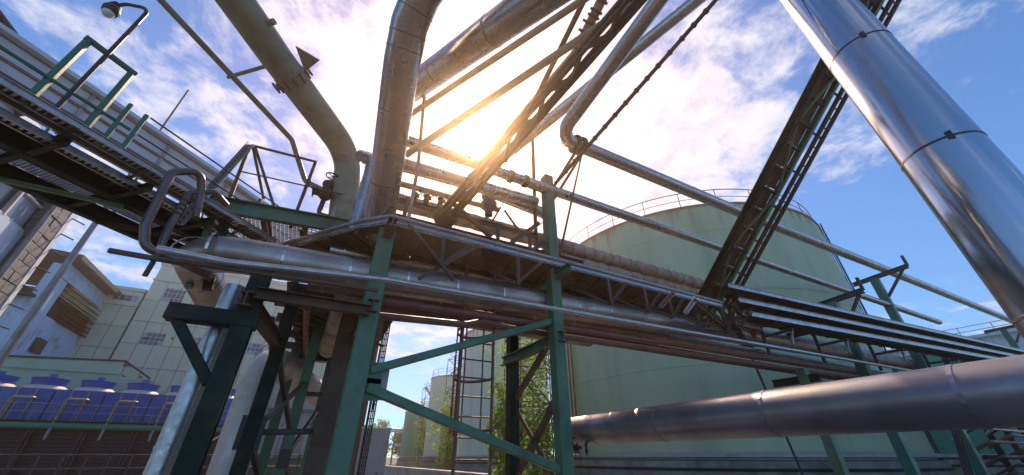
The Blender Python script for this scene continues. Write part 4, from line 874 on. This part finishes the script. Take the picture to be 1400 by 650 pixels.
# ---- clutter under the rack wing
pipe('wing_pipe', 'dull pipe under the deck of the rack wing, beside the brown column', [(.95, 8.3, 4.25), (1.2, 17, 4.2)], .14, 'cladding_dirty', step=1.0, seg=16)
pipe('wing_pipe', 'slim rusty pipe under the deck of the rack wing', [(-.35, 8.5, 4.3), (-.1, 17, 4.3)], .07, 'red_pipe', seg=12)
pipe('wing_pipe', 'grey vertical pipe behind the first green rack column', [(.98, 8.75, 0), (.98, 8.75, 4.2)], .08, 'galvanised', step=.8, seg=14)
pipe('wing_pipe', 'brown vertical pipe behind the first green rack column', [(1.16, 8.95, 0), (1.16, 8.95, 4.5)], .06, 'red_pipe', seg=12)
t = thing('cable_ladder', 'upright rusty cable ladder behind the first green rack column', 'cable ladder', (1.4, 9, 0))
for dx in (0, .13): beam('side_rail', (1.33 + dx, 9.0, 0), (1.33 + dx, 9.0, 4.9), prof_box(.025, .04, .004), 'brown_steel', t)
for k in range(34): tube('rung', [(1.33, 9.0, .2 + k*.14), (1.46, 9.0, .2 + k*.14)], .012, 'brown_steel', t, seg=6)
for k in range(3): tube('cable', [(1.36 + .03*k, 8.98, .1), (1.35 + .035*k, 8.97, 2.4), (1.36 + .03*k, 8.98, 4.9)], .012, 'rubber', t, seg=6)
t = thing('junction_box', 'small grey box fixed behind the first green rack column', 'box', (1.0, 6.3, 2.3)); box('case', .84, 1.12, 6.2, 6.36, 2.35, 2.85, 'grey_sheet', t); box('lid', .86, 1.10, 6.17, 6.2, 2.37, 2.83, 'grey_sheet', t); tube('cable_gland', [(.98, 6.28, 2.35), (.98, 6.28, 2.2)], .02, 'rubber', t, seg=8)
for k, y in enumerate((9.4, 10.8, 12.2)): beam('hanger', (-.7 + .05*k, y, 4.5), (1.5, y + .3, 3.95), prof_l(.06, .01), 'brown_steel', rk)

# ---- left: expansion loop, silver leg pipe, bend duct
lp = thing('expansion_loop', 'pair of small dark pipes looping up at the left elbow', 'pipe', (-2.2, 5.8, 4))
tube('loop_pipe', [(-1.5, 5.95, 3.78), (-2.2, 5.7, 3.86), (-2.3, 5.68, 4.15), (-2.42, 5.82, 5.1), (-2.2, 6.02, 5.36), (-2.12, 6.15, 5.1), (-2.0, 6.1, 4.6)], .055, 'loop_metal', lp, br=.16, seg=14)
tube('loop_pipe', [(-1.5, 6.1, 3.74), (-2.12, 5.9, 3.92), (-2.16, 5.92, 4.3), (-2.22, 6.1, 5.0), (-2.0, 6.25, 5.2), (-1.85, 6.5, 5.15)], .045, 'loop_metal', lp, br=.14, seg=12); bands([(-2.16, 5.92, 4.3), (-2.22, 6.1, 5.0)], .045, .09, 'brown_steel', lp, wd=.02, th=.012, name='clip')
beam('cross_stub', (-2.5, 5.75, 3.76), (-1.7, 5.6, 3.70), prof_box(.06, .06), 'brown_steel', lp); tube('drain_hook', [(-2.05, 5.72, 3.85), (-2.05, 5.7, 3.5)], .03, 'brown_steel', lp, seg=8)
pipe('leg_pipe', 'smooth silver vertical pipe against the dark left rack column', [(-1.25, 6.3, 0), (-1.25, 6.3, 3.75)], .125, 'galvanised', step=1.5, seg=20)
pipe('bend_duct', 'silver vertical duct with an elbow behind the left rack columns', [(-1.1, 12, 0), (-1.1, 12, 3.95), (1.2, 19, 3.6)], .4, 'duct_matte', br=.8, step=.9, band='duct_matte', seg=24, n=6)

# ---- lamp pole
tube('lamp_pole', [(-6.07, 12.62, 0), (-6.07, 12.62, 7.6)], [.095, .06], 'grey_steel', None, seg=14, label='tall grey steel pole standing before the blue buildings', cat='pole')

# ---- platform with railing above the elbow
pf = thing('valve_platform', 'green framed platform with brown handrail beside the valves', 'platform', (-1, 7, 5.4))
beam('edge_beam', (-2.28, 7.02, 5.40), (.1, 6.95, 5.54), prof_c(.1, .30, .016), 'green_paint', pf); beam('edge_beam', (-2.1, 9.2, 5.42), (.3, 9.2, 5.5), prof_c(.1, .24, .016), 'green_paint', pf)
beam('edge_beam', (-2.25, 7.1, 5.42), (-2.1, 9.2, 5.42), prof_c(.1, .24, .016), 'green_paint', pf); beam('leg', (-2.0, 7.15, 3.9), (-2.15, 7.1, 5.32), prof_box(.1, .1), 'green_paint', pf)
beam('leg', (-1.75, 7.1, 3.9), (-1.95, 7.1, 5.3), prof_box(.13, .13), 'dark_green', pf)
for x in (-1.4, -.75, -.1): beam('joist', (x, 7.1, 5.38), (x + .1, 9.2, 5.38), prof_i(.1, .14, .014), 'brown_steel', pf)
gr = []
for k in range(32): gr.append(bx(-2.1 + k*.07, -2.085 + k*.07, 7.1, 9.15, 5.46, 5.49))
for k in range(20): gr.append(bx(-2.1, .1, 7.1 + k*.1, 7.108 + k*.1, 5.465, 5.485))
join('grating', gr, 'galvanised', pf, kind='stuff')
rp = [(-2.0, 7.05), (-1.25, 7.05), (-.8, 7.05)]
beam('rail_post', (-1.98, 7.05, 5.5), (-2.1, 7.15, 6.9), prof_l(.06, .01), 'brown_steel', pf); beam('rail_post', (-1.3, 7.05, 5.55), (-2.05, 7.1, 6.9), prof_l(.05, .01), 'brown_steel', pf)
beam('rail_post', (-.93, 7.1, 5.3), (-.93, 7.2, 7.02), prof_l(.06, .01), 'brown_steel', pf); beam('hand_rail', (-2.1, 7.15, 6.92), (-.93, 7.2, 7.02), prof_l(.06, .01), 'brown_steel', pf)
beam('mid_rail', (-2.08, 7.1, 6.25), (-.2, 7.2, 6.43), prof_box(.03, .03), 'brown_steel', pf); beam('hand_rail', (-2.1, 7.15, 6.92), (-2.0, 9.1, 6.95), prof_l(.06, .01), 'brown_steel', pf); beam('rail_post', (-2.0, 9.1, 5.5), (-2.0, 9.1, 6.95), prof_l(.06, .01), 'brown_steel', pf)
t = thing('perforated_angle', 'perforated angle strut leaning up to the handrail corner', 'strut', (-2.25, 6.5, 4.9)); beam('strut', (-2.28, 6.45, 4.6), (-2.1, 7.02, 6.85), prof_l(.09, .012), 'grey_steel', t)
for k in range(22): p = V((-2.28, 6.43, 4.6)) + (V((-2.1, 7.0, 6.85)) - V((-2.28, 6.43, 4.6)))*(k + .5)/22; box('hole_plug', p.x - .018, p.x + .018, p.y - .012, p.y + .004, p.z - .018, p.z + .018, 'dark_steel', t)
valve((-.60, 7.4, 6.55), (0, .3, 1), .21, 'upper iron valve with upturned handwheel by the olive pipe', (.1, -.1, 1)); valve((-.68, 7.3, 6.38), (1, 0, .2), .17, 'lower iron valve with side handwheel by the olive pipe', (-.9, -.4, .1))
pipe('valve_branch', 'small bent branch pipe below the iron valves', [(-.6, 7.45, 6.4), (-.62, 7.45, 5.95), (-.1, 7.3, 5.85), (.3, 7.2, 5.85)], .05, 'brown_steel', br=.12, seg=12)
pipe('valve_branch', 'pale upright tube right of the iron valves', [(-.33, 7.3, 5.4), (-.3, 7.3, 6.5)], .07, 'tan_pipe', seg=12)

# ---- left walkway bridge on the diagonal
wb = thing('grating_bridge', 'green walkway bridge with open grating floor coming from the left', 'bridge', sn(1, -7, 4.9))
s0, s1_ = -3.4, 4.3
for n_, m in ((-7.9, 'dark_green'), (-6.95, 'dark_green')): beam('girder', sn(s0, n_, 5.0), sn(s1_, n_, 5.0), prof_i(.12, .24, .016), m, wb)
for k in range(9): s = s0 + .2 + k*.93; beam('cross_beam', sn(s, -7.9, 4.95), sn(s + .06, -6.2, 4.95), prof_c(.07, .12, .01), 'dark_green', wb)
beam('diagonal', sn(1.65, -7.85, 4.86), sn(2.6, -6.95, 4.86), prof_box(.08, .06), 'green_paint', wb); beam('diagonal', sn(2.75, -7.85, 4.86), sn(3.7, -6.95, 4.86), prof_box(.08, .06), 'dark_green', wb); beam('diagonal', sn(.1, -7.85, 4.86), sn(-.8, -6.95, 4.86), prof_box(.08, .06), 'dark_green', wb)
def sbx(s0, s1, n0, n1, z0, z1): return [sn(s, n, z) for z in (z0, z1) for n in (n0, n1) for s in (s0, s1)], [(0, 1, 3, 2), (4, 6, 7, 5), (0, 4, 5, 1), (2, 3, 7, 6), (0, 2, 6, 4), (1, 5, 7, 3)]
for na, nb in ((-7.82, -7.55), (-7.42, -7.14), (-7.02, -6.98)):
    gr = []; s = s0
    while s < s1_: gr.append(sbx(s, s + .012, na, nb, 5.12, 5.15)); s += .045
    q = na
    while q <= nb + .001: gr.append(sbx(s0, s1_, q, q + .010, 5.118, 5.152)); q += .055
    join('grating', gr, 'galvanised', wb, kind='stuff')
sbox('cover_plate', s0, s1_, -6.93, -6.66, 5.10, 5.12, 'dark_green', wb); sbox('cover_plate', s0, s1_, -6.45, -6.30, 5.13, 5.15, 'dark_green', wb)
for na in (-7.52, -7.12): sbox('floor_strip', s0, s1_, na, na + .08, 5.1, 5.13, 'dark_green', wb)
for n_ in (-7.95,):
    for z in (5.6, 6.15): tube('hand_rail', [sn(s0, n_, z), sn(s1_, n_, z)], .022, 'brown_steel', wb, seg=8)
    for k in range(7): tube('rail_post', [sn(s0 + .3 + k*1.2, n_, 5.0), sn(s0 + .3 + k*1.2, n_, 6.16)], .022, 'green_paint', wb, seg=8)
def ladder_tray(label, n0, n1, z, sa, sb):
    t = thing('cable_tray', label, 'cable tray', sn(1, n0, z))
    for n_ in (n0, n1): beam('tray_side', sn(sa, n_, z), sn(sb, n_, z), prof_c(.03, .09, .007), 'galvanised', t)
    gr = []; s = sa
    while s < sb: gr.append(sbx(s, s + .03, n0, n1, z - .03, z - .012)); s += .07
    join('rungs', gr, 'galvanised', t, kind='stuff')
    for k in range(5): tube('cable', [sn(sa, n0 + (n1 - n0)*(k + .7)/6, z + .005), sn(sb, n0 + (n1 - n0)*(k + .7)/6, z + .005)], .022, 'rubber', t, seg=6)
ladder_tray('outer silver cable tray along the right edge of the grating bridge', -6.28, -6.12, 5.16, s0, 4.5); ladder_tray('inner silver cable tray beside the grating bridge girder', -6.62, -6.48, 5.02, s0, 4.5)
for k in range(10): s = s0 + .1 + k*.8; beam('tray_bracket', sn(s, -6.95, 4.98), sn(s, -6.1, 5.08), prof_l(.05, .008), 'dark_steel', wb)
gt = thing('rail_gate', 'teal upright frame standing on the edge of the grating bridge', 'frame', sn(1.3, -6.25, 5.1))
post('leg', -3.66, 5.15, 5.1, 6.38, .07, 'teal_paint', gt); post('leg', -3.30, 5.50, 5.1, 6.38, .07, 'teal_paint', gt); beam('top_bar', (-3.69, 5.12, 6.38), (-3.27, 5.53, 6.38), prof_box(.07, .07), 'teal_paint', gt)
tube('rail', [sn(s0, -6.2, 5.55), sn(1.9, -6.2, 5.55)], .025, 'teal_paint', gt, seg=8)
for s in (-.2, 1.75, 1.95): tube('rail_post', [sn(s, -6.2, 5.1), sn(s, -6.2, 5.9)], .03, 'teal_paint', gt, seg=8)
for z in (5.55, 5.9): tube('rail', [sn(2, -6.2, z), sn(4.4, -6.2, z)], .014, 'brown_steel', gt, seg=6)
lm = thing('lamp', 'yard lamp on a bent pole rising from the grating bridge', 'lamp', (-3.49, 5.26, 5.1))
tube('lamp_pole', [(-3.49, 5.26, 5.1), (-3.49, 5.26, 7.5), (-3.86, 5.42, 7.58), (-3.92, 5.43, 7.47)], .026, 'lamp_black', lm, br=.2, seg=10)
vs, fs = lathe([(.0, .17), (.05, .16), (.055, .08), (.085, .06), (.095, .0), (.09, -.06), (.07, -.07)], (-3.93, 5.43, 7.36), 20); new('lamp_head', vs, fs, 'lamp_black', lm, smooth=True)
vs, fs = lathe([(.072, -.06), (.068, -.11), (.04, -.145), (.0, -.155)], (-3.93, 5.43, 7.36), 20); new('lens', vs, fs, 'lamp_lens', lm, smooth=True)
for k, z in enumerate((.0, .1)): ring('collar', (-3.93, 5.43, 7.36 + z), (0, 0, 1), .085 - .03*k, .02, .015, 'lamp_black', lm)

# ---- haze, added and tinted orange to give a glow around the sun
hz = box('haze', -60, 95, -12, 130, -1, 23.4, 'rubber'); hz['kind'] = 'stuff'
m = bpy.data.materials.new('glow_haze'); m.use_nodes = True; n_ = m.node_tree.nodes; n_.remove(n_['Principled BSDF'])
pv = n_.new('ShaderNodeVolumePrincipled'); pv.inputs['Color'].default_value = (1, .72, .48, 1); pv.inputs['Density'].default_value = .0038; pv.inputs['Anisotropy'].default_value = .9
m.node_tree.links.new(pv.outputs[0], n_['Material Output'].inputs['Volume']); hz.data.materials.clear(); hz.data.materials.append(m)
